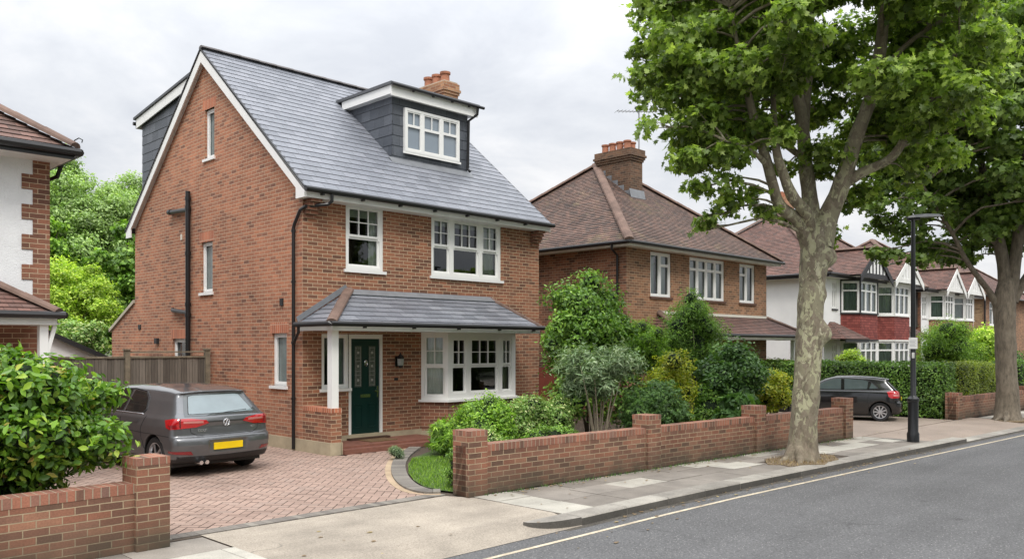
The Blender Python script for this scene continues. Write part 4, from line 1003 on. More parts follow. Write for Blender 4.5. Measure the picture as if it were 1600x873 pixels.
# white garage behind
gr = thing('white_garage', (6.0, 27, 0), 'low white garage with pitched roof seen behind the fence', 'garage')
m = MB(); wall(m, (0, 25.6, 0), (0, -1, 0), [(3.4, 0), (8.9, 0), (8.9, 1.75), (6.0, 3.1), (3.4, 1.9)], []); wall(m, (8.9, 0, 0), (1, 0, 0), [(25.6, 0), (30, 0), (30, 1.75), (25.6, 1.75)], []); m.build('wall', RENDER, gr)
m = MB(); tiles(m, [(9.1, 25.4, 1.7), (9.1, 30, 1.7), (6.0, 30, 3.15), (6.0, 25.4, 3.15)], .2); m.build('roof', RM['slate'], gr)
m = MB(); m.prism([(6.0, 25.4, 3.17), (9.12, 25.4, 1.71), (9.12, 25.4, 1.57), (6.0, 25.4, 3.03)], (0, .04, 0)); m.build('barge_board', BLACKM, gr)

# ================================================================== GROUND
GD = {}
def sheet(name, pts, z, mat, thick=0):
    m = MB()
    if thick: m.prism([(x, y, z) for x, y in pts], (0, 0, -thick))
    else:
        if area(pts) < 0: pts = pts[::-1]
        m.poly([(x, y, z) for x, y in pts])
    return struct(m.build(name, mat))
sheet('ground', [(-400, -400), (700, -400), (700, 700), (-400, 700)], -.16, FIELD)
# kerb line (street side, at road level)
KL = [(7.3, 6.52), (9, 6.53), (10.8, 6.50), (14, 6.36), (17.9, 6.16), (21, 6.0), (24.5, 5.84), (30, 5.55), (40, 5.0), (60, 3.9)]
def ky(x):
    if x <= KL[0][0]: return 6.52
    for (a, b), (c, d) in zip(KL[:-1], KL[1:]):
        if x <= c: return b+(d-b)*(x-a)/(c-a)
    return KL[-1][1]
sheet('road', [(-40, -2.2), (120, -6), (120, 1.6), (60, 4.4), (30, 5.9), (17.9, 6.5), (10, 6.9), (-40, 6.9)], -.10, ASPH)
# road centre subtle patch seam
m = MB(); xs = [5, 9, 14, 19, 25, 32, 45, 60]
def strip(m, off, w, z, xs):
    for a, b in zip(xs[:-1], xs[1:]): m.poly([(a, ky(a)-off-w, z), (b, ky(b)-off-w, z), (b, ky(b)-off, z), (a, ky(a)-off, z)])
strip(m, .32, .06, -.096, [-2, 3.0, 5, 7.3, 9, 10.8, 14, 17.9, 21, 24.5, 30, 40, 60]); struct(m.build('road_marking', LINE))
m = MB(); xs_ = [7.4+.5*i for i in range(100)]
for a, b in zip(xs_[:-1], xs_[1:]):
    wa = .10+.05*mnoise.noise(Vector((a*.9, 0, 0))); wb = .10+.05*mnoise.noise(Vector((b*.9, 0, 0)))
    m.poly([(a, ky(a)-wa, -.0975), (b, ky(b)-wb, -.0975), (b, ky(b)+.02, -.0975), (a, ky(a)+.02, -.0975)])
struct(m.build('road_gutter', GRIT))
sheet('opposite_pavement', [(-40, -8), (120, -12), (120, -6), (-40, -2.2)], -.02, CONC)
# base of the plots
sheet('garden_soil', [(-30, 7.9), (100, 7.9), (100, 80), (-30, 80)], -.03, SOIL)
sheet('rear_lawn', [(-30, 25), (100, 25), (100, 80), (-30, 80)], -.02, GRASSG)
# wall line
def wy(x): return 8.45+(7.85-8.45)*(x-7.62)/(18.75-7.62)
# kerb stones
m = MB(); x = 7.75; i = 0
while x < 58:
    L = .91 if x < 30 else 2.5
    a, b = x, min(x+L, 58); r = .3+.7*random.random()
    drop = 0.0
    if 19.9 < x < 25.2: drop = .065
    za = 0.004-drop
    P = [(a+.004, ky(a)), (b-.004, ky(b)), (b-.004, ky(b)+.30), (a+.004, ky(a)+.30)]
    uv = [(r, .5)]; uf = [(random.random()*.1, .5)]  # upstand face gets the darkest stops: dirt and shadow both in its colour
    top = [(P[0][0], P[0][1]+.02, za), (P[1][0], P[1][1]+.02, za), (P[2][0], P[2][1], za), (P[3][0], P[3][1], za)]
    m.poly(top, uv=uv); m.poly([(P[0][0], P[0][1], za-.018), (P[1][0], P[1][1], za-.018), top[1], top[0]], uv=uv)
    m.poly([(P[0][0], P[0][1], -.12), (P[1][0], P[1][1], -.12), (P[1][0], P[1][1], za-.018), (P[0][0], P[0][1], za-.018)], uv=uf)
    m.poly([(P[0][0], P[0][1], -.12), (P[0][0], P[0][1], za-.018), top[0], top[3], (P[3][0], P[3][1], -.12)], uv=uv)
    m.poly([(P[1][0], P[1][1], -.12), (P[2][0], P[2][1], -.12), top[2], top[1], (P[1][0], P[1][1], za-.018)], uv=uv)
    x += L; i += 1
# rounded end stone
c = (7.75, 6.82); pts = [(c[0]-.01, 6.82)]+[]
arc = [(7.745-.30*math.sin(a*math.pi/12), 6.82-.30*math.cos(a*math.pi/12)) for a in range(0, 7)]
arc = [(7.745, 6.52)]+[(7.745-.70*math.sin(a*math.pi/16), 6.82-.30*math.cos(a*math.pi/16)) for a in range(1, 9)]
poly = arc+[(7.745, 6.82)]
m.poly([(x, y, .004) for x, y in reversed(poly)], uv=[(.6, .5)])
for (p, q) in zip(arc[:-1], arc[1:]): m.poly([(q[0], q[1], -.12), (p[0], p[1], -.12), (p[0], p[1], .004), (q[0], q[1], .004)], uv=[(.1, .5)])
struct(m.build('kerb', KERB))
sheet('pavement_base', [(7.745, 6.8), (14, 6.6), (19.3, 6.32), (19.3, 8.0), (7.745, 8.6)], -.018, SANDJ)
sheet('pavement_base', [(26.6, 5.98), (40, 5.25), (60, 4.2), (100, 2), (100, 8.3), (26.6, 8.3)], -.018, SANDJ)
sheet('pavement_base', [(-30, 6.5), (4.2, 6.5), (4.2, 8.8), (-30, 8.8)], -.016, SANDJ)
# slabs
def slabs(m, x0, x1, rows, pale, yoff):
    """rows as fractions across the strip between kerb back and wall"""
    for ri, (f0, f1) in enumerate(rows):
        x = x0-random.random()*.4 if x0 != 7.75 else x0
        first = x0 == 7.75
        while x < x1:
            L = random.choice([.6, .75, .9, .9])
            if first: L = .62; first = False
            a, b = max(x, x0)+.004, min(x+L, x1)-.004; x += L
            if b-a < .05: continue
            q = []
            for xx, f in ((a, f0), (b, f0), (b, f1), (a, f1)):
                lo, hi = yoff(xx); q.append((xx, lo+(hi-lo)*f+(.004 if f == f0 else -.004)))
            r = random.random()*.82
            if pale(a, f0): r = .88+random.random()*.12
            z = random.uniform(-.003, .003); tx = random.uniform(-.002, .002)
            pts = [(q[0][0], q[0][1], z), (q[1][0], q[1][1], z+tx), (q[2][0], q[2][1], z+tx), (q[3][0], q[3][1], z)]
            m.poly(pts, uv=[(r, .5)])
            for k in range(4):
                p, s_ = pts[k], pts[(k+1) % 4]; m.poly([(p[0], p[1], -.018), (s_[0], s_[1], -.018), s_, p], uv=[(r*.5, .5)])
yo = lambda x: (ky(x)+.305, wy(x)+.02)
m = MB()
slabs(m, 7.75, 13.6, [(0, .36), (.36, .7), (.7, 1)], lambda a, f: (a < 8.3) or (12.2 < a < 12.9) or random.random() < .05, yo)
slabs(m, 13.6, 15.6, [(.5, .76), (.76, 1)], lambda a, f: random.random() < .1, yo)
slabs(m, 15.6, 19.3, [(0, .33), (.33, .66), (.66, 1)], lambda a, f: random.random() < .3, yo)
slabs(m, 26.6, 40, [(0, .33), (.33, .66), (.66, 1)], lambda a, f: random.random() < .15, lambda x: (ky(x)+.305, wy(x)+.1))
slabs(m, -6, 4.1, [(0, .36), (.36, .7), (.7, 1)], lambda a, f: (a > 3.3 and f < .75), lambda x: (6.55, 8.75))
# long pale slab crossing towards the kerb
struct(m.build('pavement', SLAB))
# concrete crossovers
m = MB()
m.poly([(4.1, 6.98, -.004), (7.74, 6.98, -.004), (7.74, 8.42, -.004), (7.55, 8.8, -.004), (4.1, 8.86, -.004)])
m.poly([(3.9, 6.48, -.095), (7.74, 6.50, -.095), (7.74, 6.98, -.004), (4.1, 6.98, -.004)])
struct(m.build('driveway_crossover', CONC))
m = MB()
m.poly([(19.3, ky(19.3)+.75, -.004), (26.6, ky(26.6)+.75, -.004), (26.6, wy(26.6)+.3, -.004), (19.3, wy(19.3)+.02, -.004)])
m.poly([(19.9, ky(19.9)+.27, -.066), (25.3, ky(25.3)+.27, -.066), (26.6, ky(26.6)+.75, -.004), (19.3, ky(19.3)+.75, -.004)])
m.poly([(18.9, ky(18.9)+.3, .0), (19.9, ky(19.9)+.27, -.066), (19.3, ky(19.3)+.75, -.004)])
m.poly([(25.3, ky(25.3)+.27, -.066), (26.8, ky(26.8)+.3, .0), (26.6, ky(26.6)+.75, -.004)])
struct(m.build('driveway_crossover', CONC2))
sheet('neighbour_driveway', [(18.8, wy(18.8)), (25.3, wy(25.3)+.3), (25.3, 14), (19.4, 14)], .002, CONC2, .02)
sheet('tree_pit', [(14.45+.95*math.cos(a*.4)*(1+.12*math.sin(a*3)), 6.98+.52*math.sin(a*.4)*(1+.15*math.cos(a*2.3))+.0) for a in range(16)], .012, PIT, .03)
sheet('tree_pit', [(26.6+.8*math.cos(a*.4), 6.55+.5*math.sin(a*.4)) for a in range(16)], .012, PIT, .03)
# ---- drive (herringbone blocks)
sheet('driveway_base', [(2.4, 8.86), (7.9, 8.7), (9.3, 11.5), (11.8, 13.4), (8.7, 14.6), (8.72, 18.3), (2.4, 18.3)], -.012, SANDJ)
curve_o = [(7.62, 8.98), (7.45, 9.15), (7.5, 9.55), (7.75, 10.1), (8.15, 10.75), (8.7, 11.5), (9.3, 12.2), (9.9, 12.8), (10.6, 13.42)]
def cat(pts, n=6):
    out = []
    P = [pts[0]]+pts+[pts[-1]]
    for i in range(1, len(P)-2):
        for k in range(n):
            t = k/n; p0, p1_, p2_, p3_ = [np.array(P[j], float) for j in (i-1, i, i+1, i+2)]
            out.append(tuple(.5*((2*p1_)+(-p0+p2_)*t+(2*p0-5*p1_+4*p2_-p3_)*t*t+(-p0+3*p1_-3*p2_+p3_)*t**3)))
    out.append(pts[-1]); return out
CO = cat(curve_o, 8)
def inside_drive(x, y):
    if y < 8.97 or y > 18.25 or x < 2.5: return False
    if y > 14.45: return x < 8.72
    if y > 13.45: return x < 8.72 
    # right of curve?
    for (a, b), (c, d) in zip(CO[:-1], CO[1:]):
        if min(b, d) <= y <= max(b, d)+1e-6: 
            xx = a+(c-a)*((y-b)/(d-b) if abs(d-b) > 1e-6 else 0); return x < xx-.02
    return x < 7.5
m = MB(); s = .118; g_ = .0055
ca, sa = math.cos(R(45)), math.sin(R(45))
for i in range(-70, 150):
    for j in range(-100, 150):
        kk = (i-j) % 4
        if kk == 0: x0, y0, w, h = i*s, j*s, 2*s, s     # horizontal brick covers i,i+1
        elif kk == 2 or kk == 3:
            if kk != 3: continue
            x0, y0, w, h = i*s, j*s, s, 2*s
            x0, y0 = i*s, j*s
        else: continue
        cx, cy = x0+w/2, y0+h/2
        X = 6+cx*ca-cy*sa; Y = 9+cx*sa+cy*ca-0
        if not (2.4 < X < 11.9 and 8.9 < Y < 18.3) or not inside_drive(X, Y): continue
        r = random.random(); z = random.uniform(-.0015, .0015)
        P = []
        for (px_, py_) in ((x0+g_, y0+g_), (x0+w-g_, y0+g_), (x0+w-g_, y0+h-g_), (x0+g_, y0+h-g_)): P.append((6+px_*ca-py_*sa, 9+px_*sa+py_*ca, z))
        m.poly(P, uv=[(r, .5)])
NB = len(m.f)
struct(m.build('driveway', BLOCKP))
m = MB(); x = 2.5
while x < 7.55:
    y = 8.98-.03*(x-3.6)/4; r = random.random()
    m.box(x+.002, x+.098, y-.1, y+.1, -.02, .003); 
    x += .1
m.uv = [[(random.random()*.7, .5)] if k % 6 == 0 else None for k in range(len(m.uv))]
cur = None
for k in range(len(m.uv)):
    if k % 6 == 0: cur = [(random.random()*.8, .5)]
    m.uv[k] = cur
struct(m.build('driveway_edging', BLOCKG))
m = MB()
for off, w, mt in ((-.17, .1, 0),):
    pass
def along(m, pts, off, w, step, z0, z1, gap=.004):
    acc = 0; L = []
    for p, q in zip(pts[:-1], pts[1:]): L.append(math.dist(p, q))
    tot = sum(L); n = int(tot/step)
    def at(s_):
        for (p, q, l) in zip(pts[:-1], pts[1:], L):
            if s_ <= l: 
                f = s_/l; d = ((q[0]-p[0])/l, (q[1]-p[1])/l); return (p[0]+(q[0]-p[0])*f, p[1]+(q[1]-p[1])*f), d
            s_ -= l
        d = ((q[0]-p[0])/l, (q[1]-p[1])/l); return q, d
    for i in range(n):
        (p, d), (q, e) = at(i*tot/n+gap/2), at((i+1)*tot/n-gap/2)
        A = [(p[0]+d[1]*off, p[1]-d[0]*off), (q[0]+e[1]*off, q[1]-e[0]*off), (q[0]+e[1]*(off+w), q[1]-e[0]*(off+w)), (p[0]+d[1]*(off+w), p[1]-d[0]*(off+w))]
        uv = [(random.random()*.8, .5)]
        if area(A) < 0: A.reverse()
        m.poly([(x, y, z1) for x, y in A], uv=uv)
        for k in range(4):
            a, b = A[k], A[(k+1) % 4]; m.poly([(a[0], a[1], z0), (b[0], b[1], z0), (b[0], b[1], z1), (a[0], a[1], z1)], uv=uv)
along(m, CO, -.13, .1, .2, -.02, .004); struct(m.build('driveway_border', BLOCKY))
m = MB(); along(m, CO, -.03, .24, .11, -.02, .03, .006); struct(m.build('lawn_kerb', BLOCKG))
# lawn
lawn = [(7.78, 8.75), (7.72, 9.1), (7.75, 9.5), (8.0, 10.05), (8.4, 10.7), (8.95, 11.4), (9.6, 12.1), (10.9, 12.9), (10.5, 10.5), (9.5, 9.0), (8.2, 8.7)]
sheet('lawn', lawn, .018, GRASSG)
# grass blades
def blades(name, n, fn, h, w, mat, label=None):
    V = []; F = []; U = []
    for i in range(n):
        x, y, z = fn(); a = random.random()*6.28; hh = h*(.5+random.random()); l = (random.uniform(-.5, .5)*hh, random.uniform(-.5, .5)*hh)
        b = len(V); dx, dy = math.cos(a)*w, math.sin(a)*w
        V += [(x-dx, y-dy, z), (x+dx, y+dy, z), (x+l[0], y+l[1], z+hh)]; F.append((b, b+1, b+2)); r = random.random(); q = random.random(); U += [(r, q)]*3
    me = bpy.data.meshes.new(name); me.from_pydata(V, [], F); u = me.uv_layers.new(name='UVMap'); u.data.foreach_set('uv', np.array(U, np.float32).ravel()); me.materials.append(mat)
    o = bpy.data.objects.new(name, me); COL.objects.link(o); o['kind'] = 'stuff'
    if label: o['label'] = label; o['category'] = 'grass'
    return o
def inpoly(x, y, P):
    c = False; j = len(P)-1
    for i in range(len(P)):
        if ((P[i][1] > y) != (P[j][1] > y)) and (x < (P[j][0]-P[i][0])*(y-P[i][1])/(P[j][1]-P[i][1])+P[i][0]): c = not c
        j = i
    return c
def lawnpt():
    while True:
        x, y = random.uniform(7.7, 10), random.uniform(8.7, 12)
        if inpoly(x, y, lawn): return x, y, .018
blades('grass', 9000, lawnpt, .04, .005, LF['mid'], 'short green lawn grass beside the curved driveway edge')
def pitpt():
    a = random.random()*6.28; r = math.sqrt(random.random()); return 14.45+.95*r*math.cos(a), 6.98+.5*r*math.sin(a), .01
blades('dry_grass', 700, pitpt, .05, .005, LF['litter'], 'dry straw-coloured grass around the foot of the near tree')
def jointpt():
    x = random.uniform(7.9, 18.6); return x, wy(x)-random.random()**2*.10-.01, .0
blades('weeds', 900, jointpt, .035, .006, LF['dark'], 'small weeds along the foot of the garden wall')
# leaf litter on pavement and gutter
V = []; F = []; U = []
for i in range(330):
    if i < 120: x = random.uniform(8, 19); y = ky(x)-abs(random.gauss(0, .12)); z = -.094
    elif i < 240: x = random.uniform(7.9, 19); y = wy(x)-.03-abs(random.gauss(0, .15)); z = .006
    else: x = random.uniform(4, 26); y = random.uniform(5.6, 8.3); z = .008 if y > ky(x) else -.094
    if 4.1 < x < 7.75 and y > 6.5: z = .0
    a = random.random()*6.28; s = random.uniform(.012, .035); b = len(V)
    for k in range(5): V.append((x+s*math.cos(a+k*1.256)*(1 if k else 1.6), y+s*.7*math.sin(a+k*1.256), z+random.random()*.008))
    F.append(tuple(range(b, b+5))); r = random.random(); U += [(r, .5)]*5
me = bpy.data.meshes.new('leaf_litter'); me.from_pydata(V, [], F); u = me.uv_layers.new(name='UVMap'); u.data.foreach_set('uv', np.array(U, np.float32).ravel()); me.materials.append(LF['litter'])
o = bpy.data.objects.new('leaf_litter', me); COL.objects.link(o); tag(o, 'scattered dry fallen leaves on pavement and gutter', 'fallen leaves', kind='stuff')

# ================================================================== GARDEN WALLS
def garden_wall(loc, ang, L, h, piers, label, cat='wall', ph=.9, mat='wall', thick=.225):
    """runs along +x from loc, front face at local y=0"""
    t = thing('garden_wall', loc, label, cat); t.rotation_euler[2] = 0
    ca, sa = math.cos(ang), math.sin(ang)
    X = Vector((ca, sa, 0)); Yv = Vector((-sa, ca, 0)); O = Vector(loc)
    m = MB(); m.obox(O, X, Yv, 0, L, 0, thick, 0, h-.1); m.build('wall_body', BR[mat], t)
    m = MB(); m.obox(O, X, Yv, .0, L, -.004, thick+.004, h-.1, h); m.build('wall_coping', BR['cap'], t, bevel=.012)
    for p in piers:
        m = MB(); m.obox(O, X, Yv, p, p+.34, -.055, .285, 0, ph-.075); pr = m.build('pier', BR[mat], t)
        m = MB(); m.obox(O, X, Yv, p-.002, p+.342, -.057, .287, ph-.075, ph); m.build('pier_cap', BR['cap'], pr, bevel=.012)
    return t
ang = math.atan2(7.85-8.45, 18.75-7.62)
garden_wall((7.66, 8.5, 0), ang, 11.1, .69, [-.0, 3.85, 7.15, 10.76], 'long low brick garden wall with piers in front of the tall house and its neighbour')
garden_wall((-6, 8.28, 0), R(2.0), 9.64, .68, [9.3], 'low brick garden wall at the lower left with one square end pier', ph=.93)
garden_wall((25.4, 7.75, 0), math.atan2(-.5, 12), 12, .62, [0, 6], 'brick garden wall in front of the far hedge, near the second tree', ph=.75)

# ---- fence
fn = thing('timber_fence', (6.5, 18.4, 0), 'weathered vertical board fence with posts behind the grey car', 'fence')
for xa, xb, rail in ((3.2, 6.83, False), (6.95, 8.70, True)):
    m = MB(); x = xa
    while x < xb:
        w = min(.13, xb-x); m.box(x+.002, x+w-.004, 18.40+random.uniform(-.006, .006), 18.42, .03, 1.80); x += .13
    m.build('fence_boards', FENCE, fn)
    m = MB(); m.box(xa, xb, 18.375, 18.44, 1.80, 1.84)
    if rail: m.box(xa, xb, 18.38, 18.42, 1.915, 1.945)
    m.build('top_rail', POSTW, fn)
for x in (6.89, 8.66, 5.0):
    m = MB(); m.box(x-.05, x+.05, 18.34, 18.46, 0, 1.97); m.box(x-.065, x+.065, 18.32, 18.48, 1.97, 2.0); m.build('fence_post', POSTW, fn)
# red door-ish gate between the two houses
m = MB(); m.box(15.6, 19.15, 16.2, 16.26, 0, 1.45)
tag(m.build('side_gate', simple('red_brown_gate', (.16, .035, .02), .7, .2, 3)), 'red-brown timber gate between the two brick houses', 'gate')

# ================================================================== STREET LAMP
lp = thing('street_lamp', (18.88, 6.61, 0), 'black street lamp column with a single flat head and small white notice', 'street lamp')
m = MB(); m.lathe((18.88, 6.61, 0), [(.125, 0), (.125, .18), (.105, .22), (.105, .86), (.12, .88), (.12, .93), (.07, .98), (.058, 1.0), (.05, 2.5), (.042, 4.72), (.03, 4.80)], 20); m.build('column', METALB, lp, smooth=True, autos=35)
# arm to road / right of frame (along X)
ax = Vector((.80, -.6, 0)).normalized()
m = MB(); b = Vector((18.88, 6.61, 4.77)); m.tube([b-ax*.12, b+ax*.15+Vector((0, 0, .03))], .03, 8); m.build('bracket', METALB, lp)
m = MB(); n = ax.cross(Vector((0, 0, 1)))
prof = [(-.14, .05, .02), (0, .08, .05), (.25, .11, .06), (.55, .10, .045), (.66, .05, .02)]
rings = []
for (s_, hw, th) in prof:
    c = b+ax*s_+Vector((0, 0, .05+s_*.06)); rings.append([c+n*hw-Vector((0, 0, .01)), c+n*hw*.7+Vector((0, 0, th)), c-n*hw*.7+Vector((0, 0, th)), c-n*hw-Vector((0, 0, .01))])
for r0, r1 in zip(rings[:-1], rings[1:]):
    for k in range(4): m.poly([r0[k], r0[(k+1) % 4], r1[(k+1) % 4], r1[k]])
m.poly(rings[0]); m.poly(rings[-1][::-1]); m.build('lamp_head', simple('lamp_head_grey', (.05, .055, .06), .35, .1, 5), lp)
vd = Vector((-18.88, -6.61, 0)).normalized(); sd = Vector((-vd.y, vd.x, 0))
m = MB(); m.obox((18.88, 6.61, 0), sd, vd, -.085, .085, .052, .056, 2.0, 2.24); sg = m.build('notice', WHITE, lp)
m = MB()
for k in range(5): m.obox((18.88, 6.61, 0), sd, vd, -.06, .06-.02*(k % 2), .0565, .0575, 2.05+.03*k, 2.058+.03*k)
m.build('notice_print', simple('grey_print', (.35, .36, .38), .7, .1, 5), sg)
m = MB(); m.obox((18.88, 6.61, 0), sd, vd, -.025, .025, .05, .053, 1.80, 1.92); m.build('sticker', WHITE2, lp)

# ================================================================== FOLIAGE
def leaf_shape(kind):
    """returns (verts Nx3, list of faces) unit leaf lying in xy, base at origin, tip +y"""
    if kind == 'plane':
        ang = [(-90, .12), (-62, .5), (-38, .30), (-8, .72), (12, .38), (38, .55), (60, .62), (72, .45), (90, .95)]
        pts = []
        for a, r in ang: pts.append((math.cos(R(a))*r, math.sin(R(a))*r+.15, 0))
        left = [(-x, y, 0) for x, y, z in pts[-2:0:-1]]
        P = pts+left; c = (0, .1, -.06)
        P = [(x, y, .10*abs(x)) for x, y, z in P]
        V = [c]+P; n = len(P); F = [(0, 1+i, 1+(i+1) % n) for i in range(n)]
        return np.array(V), F
    if kind == 'plane_low':
        P = [(0, -.1, 0), (.5, -.05, .05), (.35, .3, .03), (.75, .5, .07), (.3, .65, .02), (0, 1., 0), (-.3, .65, .02), (-.75, .5, .07), (-.35, .3, .03), (-.5, -.05, .05)]
        return np.array(P), [(0, 1, 2, 5), (2, 3, 4, 5), (0, 5, 8, 9), (5, 6, 7, 8)]
    if kind == 'oval':
        P = [(0, 0, 0), (.22, .28, .06), (.25, .6, .06), (0, 1.05, -.06), (-.25, .6, .06), (-.22, .28, .06), (0, .5, -.03)]
        return np.array(P), [(0, 1, 6), (1, 2, 6), (2, 3, 6), (3, 4, 6), (4, 5, 6), (5, 0, 6)]
    if kind == 'narrow':
        P = [(0, 0, 0), (.11, .4, .03), (0, 1.1, -.12), (-.11, .4, .03)]
        return np.array(P), [(0, 1, 2), (0, 2, 3)]
    if kind == 'round':
        P = [(0, 0, 0), (.3, .2, .03), (.36, .55, .05), (.15, .9, .0), (-.15, .9, 0), (-.36, .55, .05), (-.3, .2, .03)]
        return np.array(P), [(0, 1, 2, 3), (0, 3, 4), (0, 4, 5, 6)]
    if kind == 'frond':   # little spray of three narrow leaflets
        P = []; F = []
        for a in (-38, 0, 38):
            b = len(P); s, c = math.sin(R(a)), math.cos(R(a))
            for x, y, z in ((0, 0, 0), (.10, .4, .03), (0, 1.0, -.1), (-.10, .4, .03)): P.append((x*c+y*s, -x*s+y*c, z))
            F += [(b, b+1, b+2), (b, b+2, b+3)]
        return np.array(P), F
def leaf_mesh(name, pos, nrm, size, kind, mat, parent, clumpv=None, droop=.25, jit=.9, aim=None):
    """pos Nx3, nrm Nx3 preferred normals"""
    V0, F0 = leaf_shape(kind); N = len(pos); nv = len(V0)
    pos = np.asarray(pos, float); n = np.asarray(nrm, float)+rng.normal(0, jit, (N, 3))*.6
    n[:, 2] += .35; n /= np.linalg.norm(n, axis=1)[:, None]+1e-9
    r = rng.normal(0, 1, (N, 3)) if aim is None else np.asarray(aim)+rng.normal(0, .35, (N, 3))
    r[:, 2] -= droop*(1 if aim is None else 0)
    y = r-n*(r*n).sum(1)[:, None]; y /= np.linalg.norm(y, axis=1)[:, None]+1e-9
    x = np.cross(y, n)
    s = size*rng.uniform(.5, 1.3, N)
    P = pos[:, None, :]+s[:, None, None]*(V0[None, :, 0:1]*x[:, None, :]+V0[None, :, 1:2]*y[:, None, :]+V0[None, :, 2:3]*n[:, None, :])
    P = P.reshape(-1, 3)
    off = np.array(root_loc(parent)) if parent is not None else 0
    P = P-off
    me = bpy.data.meshes.new(name)
    sizes = np.array([len(f) for f in F0]); loops = np.concatenate([np.array(f) for f in F0])
    LV = (loops[None, :]+(np.arange(N)*nv)[:, None]).ravel()
    starts1 = np.concatenate([[0], np.cumsum(sizes)[:-1]])
    LS = (starts1[None, :]+(np.arange(N)*len(loops))[:, None]).ravel()
    me.vertices.add(len(P)); me.vertices.foreach_set('co', P.ravel())
    me.loops.add(len(LV)); me.loops.foreach_set('vertex_index', LV.astype(np.int32))
    me.polygons.add(len(LS)); me.polygons.foreach_set('loop_start', LS.astype(np.int32))
    me.update(calc_edges=True)
    u = me.uv_layers.new(name='UVMap')
    ru = rng.random(N); cv = rng.random(N) if clumpv is None else np.clip(clumpv+rng.normal(0, .1, N), 0, 1)
    UV = np.stack([np.repeat(ru, len(loops)), np.repeat(cv, len(loops))], 1).astype(np.float32)
    u.data.foreach_set('uv', UV.ravel())
    me.materials.append(mat); me.validate()
    o = bpy.data.objects.new(name, me); COL.objects.link(o); o.parent = parent
    return o
def sph(n):
    v = rng.normal(0, 1, (n, 3)); return v/np.linalg.norm(v, axis=1)[:, None]
def vnoise(d, s, o):
    """cheap smooth directional noise for an array of directions"""
    a = np.zeros(len(d))
    for k in range(5):
        w = rng.normal(0, 1, 3)*s*(1+k*.5); a += np.sin(d@w+rng.uniform(0, 6.28)+o)/(1+k*.6)
    return a/2.6
def crown(clumps, dens, inner=.25, rough=.42, shoots=7):
    """clumps: (x,y,z,rx,ry,rz) ; returns pos, nrm, clumpval"""
    P = []; Nn = []; C = []
    for c in clumps:
        c = np.array(c, float); ar = (c[3]*c[4]+c[3]*c[5]+c[4]*c[5])/3*4*math.pi
        n = max(8, int(ar*dens)); d = sph(n)
        f = np.where(rng.random(n) < inner, rng.uniform(.25, .85, n), rng.normal(.97, .13, n))
        q = 1+rough*vnoise(d, 2.6, 0)
        p = c[:3]+d*c[3:]*(f*q)[:, None]; bv = rng.uniform(.3, .7)
        P.append(p); Nn.append(d); C.append(np.clip(bv+.3*d[:, 2]+(q-1)*.9-(1-f)*.6, 0, 1))  # leaf tone lighter on top, darker in hollows and inside: shading in the colour
        for k in range(shoots):
            sd = sph(1)[0]; sd[2] = abs(sd[2])*.8-.15; m_ = max(3, int(n*.022)); t = np.linspace(.75, rng.uniform(1.2, 1.55), m_)
            bend = rng.normal(0, .12, 3)
            p = c[:3]+(sd[None, :]*t[:, None]+bend[None, :]*(t[:, None]-.75)**2)*c[3:]+rng.normal(0, .035, (m_, 3))*c[3]
            P.append(p); Nn.append(np.tile(sd*.4+[0, 0, .6], (m_, 1))+rng.normal(0, .3, (m_, 3))); C.append(np.clip(np.full(m_, bv+.3), 0, 1))
    return np.concatenate(P), np.concatenate(Nn), np.concatenate(C)
def blob(m, c, r, seg=10, noise=.12):
    c = Vector(c); rings = []
    for i in range(seg+1):
        th = math.pi*i/seg; ring = []
        for k in range(seg*2):
            ph = math.pi*k/seg; d = Vector((math.sin(th)*math.cos(ph), math.sin(th)*math.sin(ph), math.cos(th)))
            q = 1+noise*mnoise.noise(d*2.3+c)*2; ring.append(c+Vector((d.x*r[0], d.y*r[1], d.z*r[2]))*q)
        rings.append(ring)
    for i in range(seg):
        for k in range(seg*2): m.poly([rings[i][k], rings[i+1][k], rings[i+1][(k+1) % (seg*2)], rings[i][(k+1) % (seg*2)]])
def spread(center, r, n, cr, zsq=1.0, shell=.55, squash=.8, up=0):
    out = []
    for d in sph(n):
        f = rng.uniform(shell, 1)
        p = np.array(center)+d*np.array(r)*f
        q = rng.uniform(.5, 1.35)*cr
        if p[2]-q < .02: p[2] = q*.8+.02
        out.append((*p, q, q, q*squash))
    return out
def shrub(name, label, cat, loc, r, mat, leaf, kind, n=26, cr=None, dens=500, stems=4, core=True, stemmat=None, group=None, shell=.55, z0=None, coresc=.62, droop=.25, inner=.25, extra=(), sh=None):
    """loc = ground point, r = (rx,ry,rz) half sizes; centre height = z0 or rz"""
    loc = (loc[0], loc[1], 0)
    t = thing(name, loc, label, cat, group)
    zc = z0 if z0 is not None else r[2]
    c = (loc[0], loc[1], zc); cr = cr or min(r)*.42
    rr = tuple(max(.05, q-cr*.7) for q in r)
    cl = spread(c, rr, n, cr, shell=shell)+list(extra)
    P, N_, C = crown(cl, dens, inner)
    k = P[:, 2] > .01
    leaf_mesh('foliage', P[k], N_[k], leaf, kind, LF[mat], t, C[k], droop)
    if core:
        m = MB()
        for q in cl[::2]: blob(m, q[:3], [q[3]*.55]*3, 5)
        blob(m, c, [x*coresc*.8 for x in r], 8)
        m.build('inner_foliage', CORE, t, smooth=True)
    m = MB()
    for i in range(stems):
        q = cl[int(rng.integers(len(cl)))]; a = Vector((loc[0]+rng.normal(0, .05), loc[1]+rng.normal(0, .05), 0)); b = Vector(q[:3])
        mid = (a+b)/2+Vector((rng.normal(0, .05), rng.normal(0, .05), .05)); rad = sh or .022
        m.tube([a, a.lerp(mid, .5)+Vector((0, 0, .04)), mid, b], [rad, rad*.8, rad*.6, rad*.3], 6)
    if stems: m.build('stem', stemmat or BARKS, t, smooth=True)
    return t

SH = 'shrubs in the front garden'
